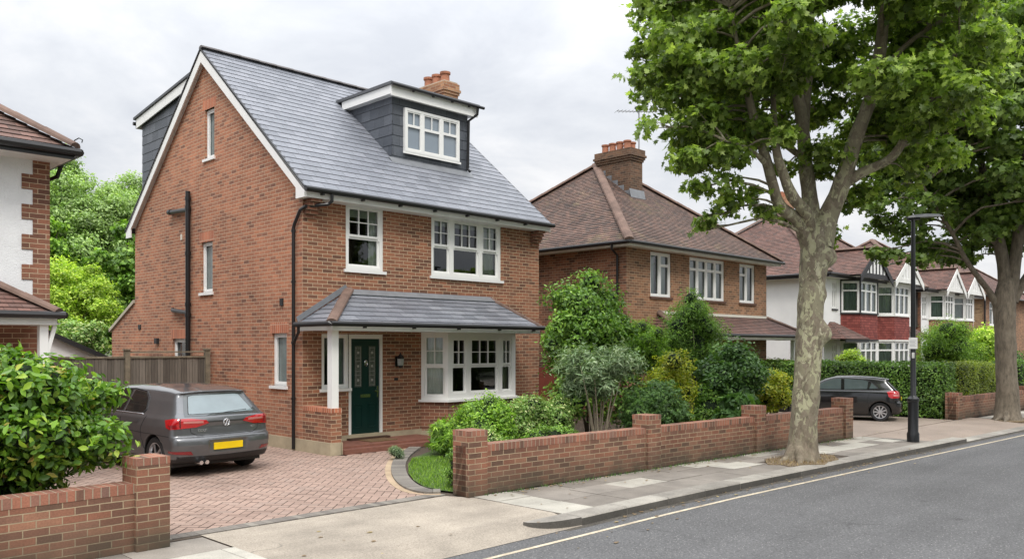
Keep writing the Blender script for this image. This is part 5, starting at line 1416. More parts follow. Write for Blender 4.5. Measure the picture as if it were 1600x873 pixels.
# lower-left laurel
shrub('laurel_shrub', 'large glossy-leaved laurel shrub behind the lower left garden wall', 'shrub', (2.58, 9.62), (1.06, .92, .88), 'laurel', .09, 'oval', n=76, cr=.24, dens=480, stems=7, z0=1.22, core=True, coresc=.5, shell=.62, inner=.3, sh=.03, stemmat=BARKS)
shrub('feathery_shrub', 'small pale feathery plant at the bottom left corner behind the wall', 'shrub', (1.55, 8.75), (.42, .3, .42), 'lime', .05, 'frond', n=16, cr=.13, dens=1500, stems=3, z0=.62, coresc=.4)
# shrubs by the bay
shrub('rounded_shrub', 'low rounded mid green shrub left of the pale-edged one, under the bay window', 'shrub', (9.95, 10.6), (.72, .65, .66), 'mid', .05, 'oval', n=34, cr=.2, dens=1300, coresc=.6, z0=.66)
shrub('variegated_shrub', 'low pale-edged variegated shrub right of the rounded green one', 'shrub', (11.25, 10.55), (.75, .65, .64), 'varieg', .05, 'oval', n=34, cr=.2, dens=1300, coresc=.6, z0=.66)
shrub('rounded_shrub', 'small dark green filler shrub low behind the first stretch of wall', 'shrub', (10.6, 9.6), (.75, .45, .42), 'green', .045, 'oval', n=22, cr=.16, dens=1400, z0=.44)
shrub('variegated_shrub', 'small yellow-green variegated plant just behind the corner wall pier', 'shrub', (8.5, 8.95), (.38, .3, .4), 'varieg', .035, 'oval', n=16, cr=.13, dens=2200, z0=.5)
shrub('fern', 'green feathery fern at the foot of the bay window', 'fern', (10.4, 11.9), (.45, .4, .36), 'mid', .13, 'frond', n=16, cr=.17, dens=420, core=True, z0=.36, droop=.6, coresc=.35)
shrub('dome_plant', 'tiny pale grey-green dome plant beside the red step', 'plant', (9.3, 12.2), (.17, .17, .13), 'silver', .03, 'narrow', n=8, cr=.08, dens=4000, stems=0, z0=.13)
shrub('dome_plant', 'small dark green clump on the lawn against the wall pier', 'plant', (8.12, 9.15), (.24, .3, .32), 'green', .035, 'oval', n=14, cr=.11, dens=2400, z0=.32)
# silver buddleja
t = shrub('buddleja_shrub', 'tall airy grey-green shrub with bare pale stems showing below', 'shrub', (11.95, 9.75), (1.0, .9, .68), 'silver', .11, 'narrow', n=44, cr=.2, dens=480, stems=0, z0=1.58, core=False, shell=.3, droop=.3, inner=.5)
m = MB()
for i in range(9):
    a = rng.uniform(0, 6.28); e = rng.uniform(.4, .85); x, y = 11.95+math.cos(a)*.06, 9.65+math.sin(a)*.06
    m.tube([(x, y, 0), (x+math.cos(a)*.12*e, y+math.sin(a)*.12*e, .45), (x+math.cos(a)*.34*e, y+math.sin(a)*.3*e, .95), (x+math.cos(a)*.75*e, y+math.sin(a)*.6*e, 1.7)], [.022, .018, .014, .006], 6)
m.build('stem', BARKL, t, smooth=True)
# arching wands
P = []; Nn = []; A = []
for i in range(46):
    a = rng.uniform(0, 6.28); rr = rng.uniform(.55, 1.0); tip = np.array([11.95+math.cos(a)*rr*1.1, 9.75+math.sin(a)*rr*.95, rng.uniform(1.7, 2.32)-.25*rr])
    st = np.array([11.95+math.cos(a)*.3, 9.75+math.sin(a)*.3, 1.4])
    for k in range(26):
        f = k/25; p = st*(1-f)+tip*f; p[2] += .32*math.sin(f*3.14)*.6; P.append(p+rng.normal(0, .015, 3)); Nn.append([0, 0, 1]); dd = tip-st; A.append(dd/np.linalg.norm(dd)+rng.normal(0, .7, 3))
leaf_mesh('arching_foliage', P, Nn, .085, 'narrow', LF['silver'], t, np.full(len(P), .75), aim=A)
# tall green behind
shrub('tall_shrub', 'tall bushy bright green shrub against the side wall between the two brick houses', 'shrub', (14.0, 11.6), (1.25, 1.0, 1.25), 'green', .085, 'oval', n=66, cr=.29, dens=420, z0=2.3, coresc=.55, shell=.5, stems=6, sh=.03, extra=[(14.1, 11.6, 3.4, .34, .34, .3), (13.3, 11.5, 3.0, .3, .3, .3), (14.8, 11.7, 3.05, .36, .3, .3), (12.95, 11.4, 2.5, .3, .3, .3), (13.1, 11.3, 1.0, .6, .5, .5), (14.4, 11.0, 1.0, .7, .5, .6)])
shrub('spreading_shrub', 'fresh green spreading shrub right of the tall bushy one', 'shrub', (15.5, 11.2), (.85, .7, .8), 'mid', .08, 'narrow', n=34, cr=.24, dens=650, z0=1.95, coresc=.5, stems=5)
shrub('conifer_shrub', 'dense dark green shrub with drooping sprays behind the second wall pier', 'shrub', (13.15, 9.35), (.75, .6, .62), 'dark', .075, 'frond', n=34, cr=.22, dens=800, z0=.82, coresc=.6, droop=.9)
shrub('golden_shrub', 'loose yellow-leaved shrub between the dark conifer and the tall laurel', 'shrub', (14.7, 9.9), (.72, .6, .78), 'yellow', .06, 'oval', n=36, cr=.2, dens=700, z0=1.2, core=True, coresc=.35, shell=.4, stems=6, extra=[(14.3, 9.6, 1.75, .3, .3, .22)])
# tall right group
shrub('tall_shrub', 'upright light green small tree in front of the second house front', 'shrub', (17.0, 10.9), (.78, .75, 1.15), 'green', .085, 'narrow', n=46, cr=.28, dens=560, z0=2.15, coresc=.45, stems=6, sh=.035, stemmat=BARKL, extra=[(16.9, 10.9, 3.15, .26, .26, .26), (17.35, 11, 2.95, .26, .26, .24), (17.5, 10.9, 2.3, .5, .4, .4)])
shrub('tall_shrub', 'big dark green shrub on the right end of the planting, next to the gold one', 'shrub', (16.35, 9.5), (.85, .7, 1.0), 'dark', .085, 'oval', n=48, cr=.26, dens=560, z0=1.12, coresc=.6, extra=[(16.6, 9.6, 1.85, .45, .4, .35)])
shrub('aralia_shrub', 'low broad-leaved dark green plant overhanging the wall beside the third pier', 'shrub', (15.35, 8.75), (.6, .4, .42), 'dark', .13, 'plane_low', n=18, cr=.2, dens=300, z0=.75, coresc=.5)
shrub('rounded_shrub', 'mid green shrub filling the gap low behind the gold loose one', 'shrub', (15.6, 9.6), (.7, .6, .6), 'green', .06, 'oval', n=24, cr=.22, dens=900, z0=.65)
shrub('golden_shrub', 'bright yellow mounded shrub immediately left of the near tree trunk', 'shrub', (18.75, 9.9), (.74, .65, .62), 'yellow', .065, 'oval', n=36, cr=.2, dens=900, z0=.92, coresc=.55)

# hedges
def hedge(name, label, x0, x1, y0, y1, z0, z1, mat, leaf, dens, jig=.06):
    t = thing(name, ((x0+x1)/2, (y0+y1)/2, 0), label, 'hedge')
    m = MB(); m.box(x0+.1, x1-.1, y0+.1, y1-.1, max(0, z0), z1-.1); m.build('inner_foliage', CORE, t)
    P = []; Nn = []
    for (a, b, c, d, f) in ((x0, x1, y0, y1, 'top'), (y0, y1, z0, z1, 'x0'), (x0, x1, z0, z1, 'y0'), (y0, y1, z0, z1, 'x1')):
        n = int((b-a)*(d-c)*dens*(.5 if f == 'x1' else 1)); u = rng.uniform(a, b, n); v = rng.uniform(c, d, n)
        off = np.array([mnoise.noise(Vector((p*1.6, q*1.6, 3.3)))*.09+mnoise.noise(Vector((p*5, q*5, 9)))*.05 for p, q in zip(u, v)])+rng.normal(0, jig*.5, n)
        if f == 'top': P.append(np.stack([u, v, z1+off], 1)); Nn.append(np.tile([0, 0, 1.], (n, 1)))
        if f == 'x0': P.append(np.stack([x0-off, u, v], 1)); Nn.append(np.tile([-1., 0, .2], (n, 1)))
        if f == 'x1': P.append(np.stack([x1+off, u, v], 1)); Nn.append(np.tile([1., 0, .2], (n, 1)))
        if f == 'y0': P.append(np.stack([u, y0-off, v], 1)); Nn.append(np.tile([0, -1., .2], (n, 1)))
    P = np.concatenate(P); Nn = np.concatenate(Nn); C = np.array([.5+.6*mnoise.noise(Vector(p)*1.3) for p in P])
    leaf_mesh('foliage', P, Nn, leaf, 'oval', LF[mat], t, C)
    return t
hedge('hedge', 'long dark green clipped hedge behind the black car', 25.55, 26.7, 8.15, 14.5, .02, 1.52, 'hedge', .075, 950)
hedge('hedge', 'paler clipped hedge block above the far brick wall', 26.9, 30.6, 8.05, 8.95, .35, 1.5, 'hedgel', .06, 1100)
hedge('hedge', 'far street hedge beyond the second tree', 31.5, 44, 7.6, 8.6, .1, 1.5, 'hedge', .09, 350)
shrub('tall_shrub', 'large mid green shrub behind the hedge, right of the lamp post', 'shrub', (32.3, 10.1), (1.5, 1.2, 1.25), 'mid', .10, 'narrow', n=46, cr=.42, dens=330, z0=1.85, coresc=.65, stems=4)
shrub('tall_shrub', 'lime green shrub behind the hedge, just left of the second tree trunk', 'shrub', (34.9, 9.9), (1.5, 1.1, 1.15), 'lime', .10, 'oval', n=36, cr=.38, dens=300, z0=1.7, coresc=.6, stems=4)
shrub('climbing_shrub', 'small green shrub before the red porch of the white house', 'shrub', (32.4, 13.6), (.6, .6, .8), 'lime', .08, 'oval', n=20, cr=.25, dens=400, z0=1.3)
shrub('rounded_shrub', 'dark shrub at the right edge beyond the far hedge', 'shrub', (37, 9.8), (1.4, 1., 1.), 'dark', .1, 'oval', n=30, cr=.36, dens=260, z0=1.3)

# ================================================================== TREES
def spline(pts, n=6):
    out = []; P = [pts[0]]+list(pts)+[pts[-1]]
    P = [np.array(p, float) for p in P]
    for i in range(1, len(P)-2):
        for k in range(n):
            t = k/n; p0, a, b, p3 = P[i-1], P[i], P[i+1], P[i+2]
            out.append(.5*((2*a)+(-p0+b)*t+(2*p0-5*a+4*b-p3)*t*t+(-p0+3*a-3*b+p3)*t**3))
    out.append(P[-2]); return out
def limb(m, pts, radii, seg=14, n=6, bump=.12, bs=2.5, flare=0, burls=()):
    Q = spline([tuple(p)+(r,) for p, r in zip(pts, radii)], n)
    rings = []; up = None
    for i, q in enumerate(Q):
        p = Vector(q[:3]); d = Vector((Q[min(i+1, len(Q)-1)]-Q[max(i-1, 0)])[:3]).normalized()
        if up is None: up = d.orthogonal().normalized()
        up = (up-d*up.dot(d)).normalized(); sd = d.cross(up); ring = []
        for k in range(seg):
            a = 2*math.pi*k/seg; dr = up*math.cos(a)+sd*math.sin(a); r = q[3]
            r *= 1+bump*mnoise.noise((p+dr*r)*bs)+bump*.5*mnoise.noise((p+dr*r)*bs*3)
            if flare and p.z < .6: r *= 1+flare*((.6-p.z)/.6)**2*(1+.7*math.sin(a*4+1)+.4*math.sin(a*7))
            v = p+dr*r
            for (bc, br, bh) in burls:
                dd = (v-Vector(bc)).length
                if dd < br: v += dr*bh*(1-(dd/br)**2)
            ring.append(v)
        rings.append(ring)
    for i in range(len(rings)-1):
        for k in range(seg): j = (k+1) % seg; m.poly([rings[i][k], rings[i][j], rings[i+1][j], rings[i+1][k]])
    m.poly(rings[-1]); return [Vector(q[:3]) for q in Q]
FR = Vector((.7050, -.7092, 0)); FF = Vector((.7092, .7050, 0))
def street_tree(base, sc, label, limbs, trunk, cc, cr_, nclump, crr, dens, leafsz, kind, lmat, bark, name='plane_tree', burls=(), seed=3, skip=None, extra=(), segt=28):
    """coordinates in metres: (right, height, depth) relative to base"""
    global rng
    rng = np.random.default_rng(seed)
    t = thing(name, base, label, 'tree'); B = Vector(base)
    W = lambda q: B+FR*q[0]+FF*(q[2] if len(q) > 2 else 0)+Vector((0, 0, q[1]))
    m = MB(); limb(m, [W(p[:3]) for p in trunk], [p[3] for p in trunk], segt, 10, .10, 2.2, .2, [(W(b[0]), b[1], b[2]) for b in burls])
    tr = m.build('trunk', bark, t, smooth=True)
    r0 = trunk[0][3]
    for k in range(7):
        a = k*.9+rng.uniform(-.2, .2); L = rng.uniform(.28, .52); dv = Vector((math.cos(a), math.sin(a)*.6, 0)); m = MB()
        limb(m, [B+dv*r0*.55+Vector((0, 0, .22)), B+dv*(r0*.9+.05)+Vector((0, 0, .06)), B+dv*(r0+L*.5)+Vector((0, 0, .012)), B+dv*(r0+L)+Vector((0, 0, -.03))], [.13, .085, .05, .02], 10, 4, .2, 5); m.build('root', bark, t, smooth=True)
    path = []
    for L in limbs:
        m = MB(); path += limb(m, [W(p[:3]) for p in L], [p[3] for p in L], 12, 6, .1, 3.); m.build('limb', bark, t, smooth=True)
    clumps = []; tries = 0
    while len(clumps) < nclump and tries < 20000:
        tries += 1
        d = sph(1)[0]; f = rng.uniform(.3, 1)**.6
        q = np.array([cc[0]+d[0]*cr_[0]*f, cc[1]+d[2]*cr_[1]*f, cc[2]+d[1]*cr_[2]*f])
        if skip and skip(q): continue
        s = crr*rng.uniform(.6, 1.25); w = W(q)
        clumps.append((w.x, w.y, w.z, s, s, s*.62))
    for q in extra:
        w = W(q[:3]); clumps.append((w.x, w.y, w.z, q[3], q[3], q[3]*.65))
    # twigs
    m = MB(); PA = np.array([tuple(p) for p in path if p.z > trunk[-1][1]*.95+base[2]]) if path else np.zeros((0, 3))
    for c in clumps:
        cp = np.array(c[:3]); dd = np.linalg.norm(PA-cp, axis=1)+np.maximum(0, PA[:, 2]-cp[2])*1.5; j = int(np.argmin(dd)); a = Vector(PA[j]); b = Vector(cp)
        L = (b-a).length; mid = (a+b)/2+Vector((rng.normal(0, .08*L), rng.normal(0, .08*L), .12*L)); r = min(.045, .012+.012*L)
        m.tube([a, a.lerp(mid, .5)+Vector((0, 0, .03*L)), mid, mid.lerp(b, .6), b], [r, r*.85, r*.65, r*.45, r*.2], 6, cap=False)
        for k in range(3):
            e = b+Vector(sph(1)[0])*c[3]*.8; m.tube([mid.lerp(b, .5), b.lerp(e, .4)+Vector((0, 0, .05)), e], [r*.35, r*.25, .004], 4, cap=False)
    m.build('branches', bark, t, smooth=True)
    P, N_, C = crown(clumps, dens, .2, .5, 8)
    # irregular gaps inside each clump
    keep = np.array([mnoise.noise(Vector(p)*2.7) > -.19 for p in P])
    P, N_, C = P[keep], N_[keep], C[keep]
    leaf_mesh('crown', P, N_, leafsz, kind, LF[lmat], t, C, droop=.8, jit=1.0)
    return t
d1 = 15.19; s1 = 1312/d1
def px1(u, v, dd=0, r=None): return ((u-1250)/s1*(1+dd/d1), 2.05+(541-v)/s1*(1+dd/d1), dd) + ((r,) if r is not None else ())
trunk1 = [px1(1250, 728, 0, .29), px1(1254, 690, 0, .245), px1(1259, 600, 0, .235), px1(1264, 520, 0, .235), px1(1267, 450, 0, .225), px1(1271, 400, 0, .255), px1(1272, 368, 0, .24), px1(1273, 350, 0, .14)]
limbs1 = [
 [px1(1262, 385, 0, .15), px1(1240, 345, -.2, .12), px1(1205, 322, -.4, .105), px1(1190, 285, -.5, .095), px1(1176, 245, -.6, .085), px1(1150, 180, -.8, .07), px1(1120, 90, -1.1, .045), px1(1100, 10, -1.2, .02)],
 [px1(1268, 372, 0, .13), px1(1250, 335, -.3, .11), px1(1222, 308, -.5, .10), px1(1205, 275, -.6, .085), px1(1190, 235, -.7, .07), px1(1192, 170, -.5, .05), px1(1200, 90, -.3, .03)],
 [px1(1270, 380, .1, .2), px1(1268, 320, .1, .15), px1(1262, 270, .1, .13), px1(1256, 180, .2, .11), px1(1246, 110, .3, .09), px1(1236, 40, .4, .07), px1(1225, -60, .5, .04), px1(1220, -200, .5, .02)],
 [px1(1278, 350, .3, .13), px1(1276, 280, .5, .115), px1(1275, 206, .7, .10), px1(1284, 110, .8, .085), px1(1292, 0, .9, .06), px1(1300, -150, 1, .03)],
 [px1(1280, 385, 0, .24), px1(1290, 345, 0, .19), px1(1304, 305, -.1, .165), px1(1316, 260, -.2, .15), px1(1332, 200, -.3, .13), px1(1350, 144, -.4, .115), px1(1361, 60, -.5, .1), px1(1368, -40, -.5, .07), px1(1372, -180, -.5, .03)],
 [px1(1310, 290, -.1, .10), px1(1340, 268, -.3, .085), px1(1378, 245, -.5, .075), px1(1402, 195, -.7, .065), px1(1428, 150, -.9, .05), px1(1450, 120, -1, .03)],
 [px1(1322, 235, 0, .07), px1(1360, 200, .6, .055), px1(1420, 150, 1.2, .04), px1(1480, 80, 1.8, .02)],
 [px1(1258, 250, 0, .06), px1(1220, 200, 1., .05), px1(1170, 130, 1.8, .035), px1(1130, 60, 2.2, .02)],
 [px1(1180, 260, -.6, .05), px1(1140, 235, -1., .035), px1(1090, 220, -1.3, .02)],
 [px1(1352, 130, -.4, .06), px1(1400, 70, -.5, .045), px1(1470, 20, -.6, .03)],
]
def skip1(q):
    x, z, d = q
    # open heart of the crown around the limbs, and clear area below
    if abs(x-.55) < .95 and 4.0 < z < 7.6 and d < 1.3 and rng.random() < .86: return True
    if z < 5.0 and -.9 < x < 1.3: return True
    if z < 4.35: return True
    if x > 2.3 and z < 4.9: return True
    return False
ex1 = [px1(1085, 345, -.6, .2), px1(1078, 362, -.5, .13), px1(1120, 320, -.6, .28), px1(1165, 305, -.4, .25), px1(1060, 295, -.9, .22), px1(1100, 285, -.9, .3), px1(1040, 250, -1.1, .3), px1(1290, 375, .5, .16), px1(1310, 362, .5, .2), px1(1300, 385, .4, .16),
       px1(1000, 200, -.8, .3), px1(990, 120, -.6, .35), px1(1010, 60, -.4, .4), px1(1015, 10, -.3, .45), px1(1035, 150, -.8, .45), px1(1180, 330, -.5, .22), px1(1060, 190, -1.1, .4), px1(1075, 110, -1.2, .45), px1(1100, 240, -1.2, .35), px1(1360, 300, .4, .28), px1(1340, 320, .4, .2), px1(1420, 270, 0, .35), px1(1470, 240, 0, .4), px1(1240, 345, .6, .14), px1(1550, 130, .2, .4), px1(1540, 60, .2, .45), px1(1520, 190, .2, .4)]
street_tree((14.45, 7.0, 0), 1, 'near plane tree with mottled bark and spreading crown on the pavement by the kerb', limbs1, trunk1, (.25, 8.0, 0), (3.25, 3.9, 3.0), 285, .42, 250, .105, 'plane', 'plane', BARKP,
            burls=[(px1(1285, 520, -.1), .22, .15), (px1(1294, 402, -.1), .2, .12), (px1(1245, 500, -.2), .18, .05), (px1(1286, 460, 0), .15, .04)], skip=skip1, extra=ex1, seed=11)
d2 = 26.5*.7092+6.75*.705; s2 = 1312/d2
def px2(u, v, dd=0, r=None): return ((u-1577)/s2*(1+dd/d2), 2.05+(541-v)/s2*(1+dd/d2), dd) + ((r,) if r is not None else ())
trunk2 = [px2(1577, 662, 0, .36), px2(1577, 640, 0, .31), px2(1576, 590, 0, .27), px2(1574, 530, 0, .27), px2(1572, 480, 0, .29), px2(1574, 455, 0, .27), px2(1578, 435, 0, .2)]
limbs2 = [
 [px2(1568, 490, 0, .13), px2(1550, 458, 0, .085), px2(1524, 432, -.2, .075), px2(1500, 402, -.3, .065), px2(1478, 365, -.4, .055), px2(1440, 310, -.5, .05), px2(1400, 250, -.6, .02)],
 [px2(1575, 460, 0, .2), px2(1572, 400, .1, .16), px2(1560, 330, .2, .13), px2(1545, 250, .3, .09), px2(1530, 150, .3, .04)],
 [px2(1580, 460, 0, .2), px2(1590, 400, 0, .16), px2(1600, 320, 0, .13), px2(1610, 200, 0, .08), px2(1620, 60, 0, .03)],
 [px2(1585, 470, 0, .14), px2(1610, 430, 0, .12), px2(1650, 380, 0, .09), px2(1690, 300, 0, .04)],
 [px2(1560, 380, 0, .08), px2(1525, 340, .6, .06), px2(1480, 280, 1.0, .03)]]
def skip2(q):
    x, z, d = q
    if abs(x) < .7 and z < 5.6: return True
    if z < 4.4: return True
    return False
ex2 = [px2(1372, 395, 0, .3), px2(1400, 400, 0, .35), px2(1385, 350, 0, .4), px2(1430, 405, -.3, .3), px2(1450, 385, 0, .4), px2(1365, 320, 0, .4), px2(1540, 405, .8, .3), px2(1480, 400, .6, .35), px2(1420, 360, 0, .5), px2(1390, 300, .3, .5)]
street_tree((26.5, 6.75, 0), 1, 'second plane tree further along the pavement at the right edge', limbs2, trunk2, (0, 8.4, 0), (4.0, 3.9, 3.2), 230, .58, 150, .135, 'plane_low', 'plane2', BARK2, skip=skip2, extra=ex2, seed=5, segt=20)
# background trees on the left
def back_tree(loc, trunk_h, c, r, n, crr, dens, leaf, mat, label, seed, group=None, kind='plane_low', name='garden_tree'):
    global rng
    rng = np.random.default_rng(seed)
    t = thing(name, loc, label, 'tree', group)
    m = MB(); L = Vector(loc); C0 = Vector(c)
    limb(m, [L, L.lerp(Vector((c[0], c[1], trunk_h)), .5), (c[0], c[1], trunk_h), (c[0], c[1], c[2]+r[2]*.3)], [.22, .17, .14, .06], 8, 4)
    m.build('trunk', BARK2, t, smooth=True)
    cl = spread(c, [q-crr*.6 for q in r], n, crr, shell=.35, squash=.7)
    m = MB()
    for q in cl[::3]: m.tube([(c[0], c[1], min(trunk_h, q[2])), ((c[0]+q[0])/2, (c[1]+q[1])/2, (min(trunk_h, q[2])+q[2])/2+.2), q[:3]], [.07, .05, .02], 5, cap=False)
    m.build('branches', BARK2, t, smooth=True)
    P, N_, C = crown(cl, dens, .3); leaf_mesh('crown', P, N_, leaf, kind, LF[mat], t, C, droop=.5)
    return t
back_tree((12.0, 37, 0), 5, (12.0, 37, 7.0), (2.6, 2.6, 3.3), 110, .58, 190, .125, 'backtree', 'tall pale green tree furthest back between the white house and the slate-roofed house', 21, kind='oval')
back_tree((14.4, 38.5, 0), 4, (14.4, 38.5, 7.0), (2.4, 2.4, 3.2), 80, .58, 190, .125, 'backtree', 'tall pale tree half hidden behind the rear of the slate-roofed house', 22, kind='oval')
back_tree((9.4, 30.5, 0), 2, (9.4, 30.5, 3.5), (1.75, 1.5, 1.95), 80, .4, 300, .10, 'lime', 'yellow-green rounded tree in front of the tall background trees', 23, kind='oval')
back_tree((12.1, 32, 0), 2, (12.1, 32, 3.9), (1.7, 1.5, 3.1), 80, .48, 210, .12, 'green', 'dark green tree close to the rear corner of the slate-roofed house', 24)
back_tree((8.9, 27.2, 0), 1, (8.8, 27.0, 2.0), (.9, .7, .95), 30, .3, 300, .1, 'varieg', 'small pale bush with cream leaves above the fence', 25, kind='oval', name='garden_shrub')
back_tree((9.0, 35, 0), 2, (9.6, 35, 4.8), (2.0, 1.6, 2.8), 60, .48, 210, .12, 'mid', 'mid green tree directly behind the left white house corner', 26)
# trees across the road (behind the camera) - they are what the windows mirror
for i, (x, y) in enumerate(((-8, -12), (-1, -13), (6.5, -12.5), (14, -14), (22, -13.5), (31, -15), (42, -17))):
    back_tree((x, y, 0), 3, (x, y, 4.6), (4.1, 2.5, 4.4), 46, 1.3, 16, .5, 'plane2', 'leafy street tree on the opposite side of the road', 40+i, group='street trees across the road', name='street_tree')

# ================================================================== CARS
def sdf_poly(P, Y, Z):
    """signed distance on grid arrays to polygon P (neg inside)"""
    d = np.full(Y.shape, 1e9); s = np.ones(Y.shape); n = len(P)
    for i in range(n):
        a = P[i]; b = P[(i+1) % n]; ex, ey = b[0]-a[0], b[1]-a[1]; wx, wy_ = Y-a[0], Z-a[1]
        t = np.clip((wx*ex+wy_*ey)/(ex*ex+ey*ey+1e-12), 0, 1)
        d = np.minimum(d, (wx-ex*t)**2+(wy_-ey*t)**2)
        c1 = Z >= a[1]; c2 = Z < b[1]; c3 = ex*wy_ > ey*wx
        f = (c1 & c2 & c3) | (~c1 & ~c2 & ~c3); s = np.where(f, -s, s)
    return s*np.sqrt(d)
def smax(a, b, k):
    h = np.clip(.5+.5*(a-b)/k, 0, 1); return b*(1-h)+a*h+k*h*(1-h)
def surface_nets(f, x, y, z):
    nx, ny, nz = f.shape; ins = f < 0
    c = [ins[i:nx-1+i, j:ny-1+j, k:nz-1+k] for i in (0, 1) for j in (0, 1) for k in (0, 1)]
    cnt = sum(q.astype(int) for q in c); act = (cnt > 0) & (cnt < 8)
    I = np.argwhere(act); idx = -np.ones(act.shape, int); idx[act] = np.arange(len(I))
    acc = np.zeros((len(I), 3)); num = np.zeros(len(I))
    cor = [(i, j, k) for i in (0, 1) for j in (0, 1) for k in (0, 1)]
    for a in range(8):
        for b in range(a+1, 8):
            A, B = cor[a], cor[b]
            if sum(abs(p-q) for p, q in zip(A, B)) != 1: continue
            fa = f[I[:, 0]+A[0], I[:, 1]+A[1], I[:, 2]+A[2]]; fb = f[I[:, 0]+B[0], I[:, 1]+B[1], I[:, 2]+B[2]]
            mk = (fa < 0) != (fb < 0); t = np.where(mk, fa/(fa-fb+1e-20), 0)
            pt = np.array(A)+t[:, None]*(np.array(B)-np.array(A)); acc[mk] += pt[mk]; num[mk] += 1
    P = I+acc/num[:, None]
    h = (x[1]-x[0], y[1]-y[0], z[1]-z[0]); V = P*np.array(h)+np.array([x[0], y[0], z[0]])
    F = []
    for ax in range(3):
        o1, o2 = [(1, 2), (2, 0), (0, 1)][ax]
        sl0 = [slice(0, nx), slice(0, ny), slice(0, nz)]; sl1 = list(sl0); sl0[ax] = slice(0, -1); sl1[ax] = slice(1, None)
        e = ins[tuple(sl0)] != ins[tuple(sl1)]; fl = ins[tuple(sl0)]
        E_ = np.argwhere(e); E_ = E_[(E_[:, o1] > 0) & (E_[:, o2] > 0) & (E_[:, o1] < f.shape[o1]-1) & (E_[:, o2] < f.shape[o2]-1)]
        u = np.zeros(3, int); u[o1] = 1; v = np.zeros(3, int); v[o2] = 1
        q = [idx[tuple((E_-u-v).T)], idx[tuple((E_-v).T)], idx[tuple(E_.T)], idx[tuple((E_-u).T)]]
        Q = np.stack(q, 1); g = fl[tuple(E_.T)]; Q[~g] = Q[~g][:, ::-1]; F.append(Q)
    return V, np.concatenate(F)

def car_paint(name, col, met=.4, rough=.28):
    m, nt, out = new_mat(name); g = NT(nt)
    f = g.noise(objc(g), 2.5, 4)
    g.bsdf(out, g.ramp(f, [(.3, [c*.9 for c in col]), (.7, [c*1.1 for c in col])]), rough, Metallic=met, Coat_Weight=.9, Coat_Roughness=.04)
    return m
def flat(name, col, rough, **kw):
    m, nt, out = new_mat(name); g = NT(nt); g.bsdf(out, g.ramp(g.noise(objc(g), 4, 3), [(.3, [c*.92 for c in col]), (.7, [min(1, c*1.08) for c in col])]), rough, **kw); return m
CGL = flat('car_side_glass', (.012, .015, .015), .03, Specular_IOR_Level=.9)
CGR = flat('car_rear_glass_sky_tint', (.16, .205, .215), .06, Specular_IOR_Level=1.0)  # opaque pane; sky reflection and see-through brightness put into its base colour
CGB = flat('car_rear_glass_dark', (.05, .06, .06), .04, Specular_IOR_Level=1.0)
TRIM = flat('car_black_trim', (.012, .012, .013), .5)
REDL = flat('tail_light_red', (.42, .008, .012), .12, Coat_Weight=1.0, Emission_Strength=.0)
REDD = flat('tail_light_dark_red', (.2, .004, .008), .15, Coat_Weight=1.0)
REDH = flat('tail_light_pale', (.55, .2, .18), .15, Coat_Weight=1.0)
PLATE = flat('yellow_plate', (.80, .55, .005), .4)
ALLOY = flat('alloy_silver', (.55, .55, .57), .3, Metallic=.8)
GAP = flat('panel_gap', (.006, .006, .007), .8)
SILV = flat('badge_silver', (.72, .73, .75), .2, Metallic=.7)

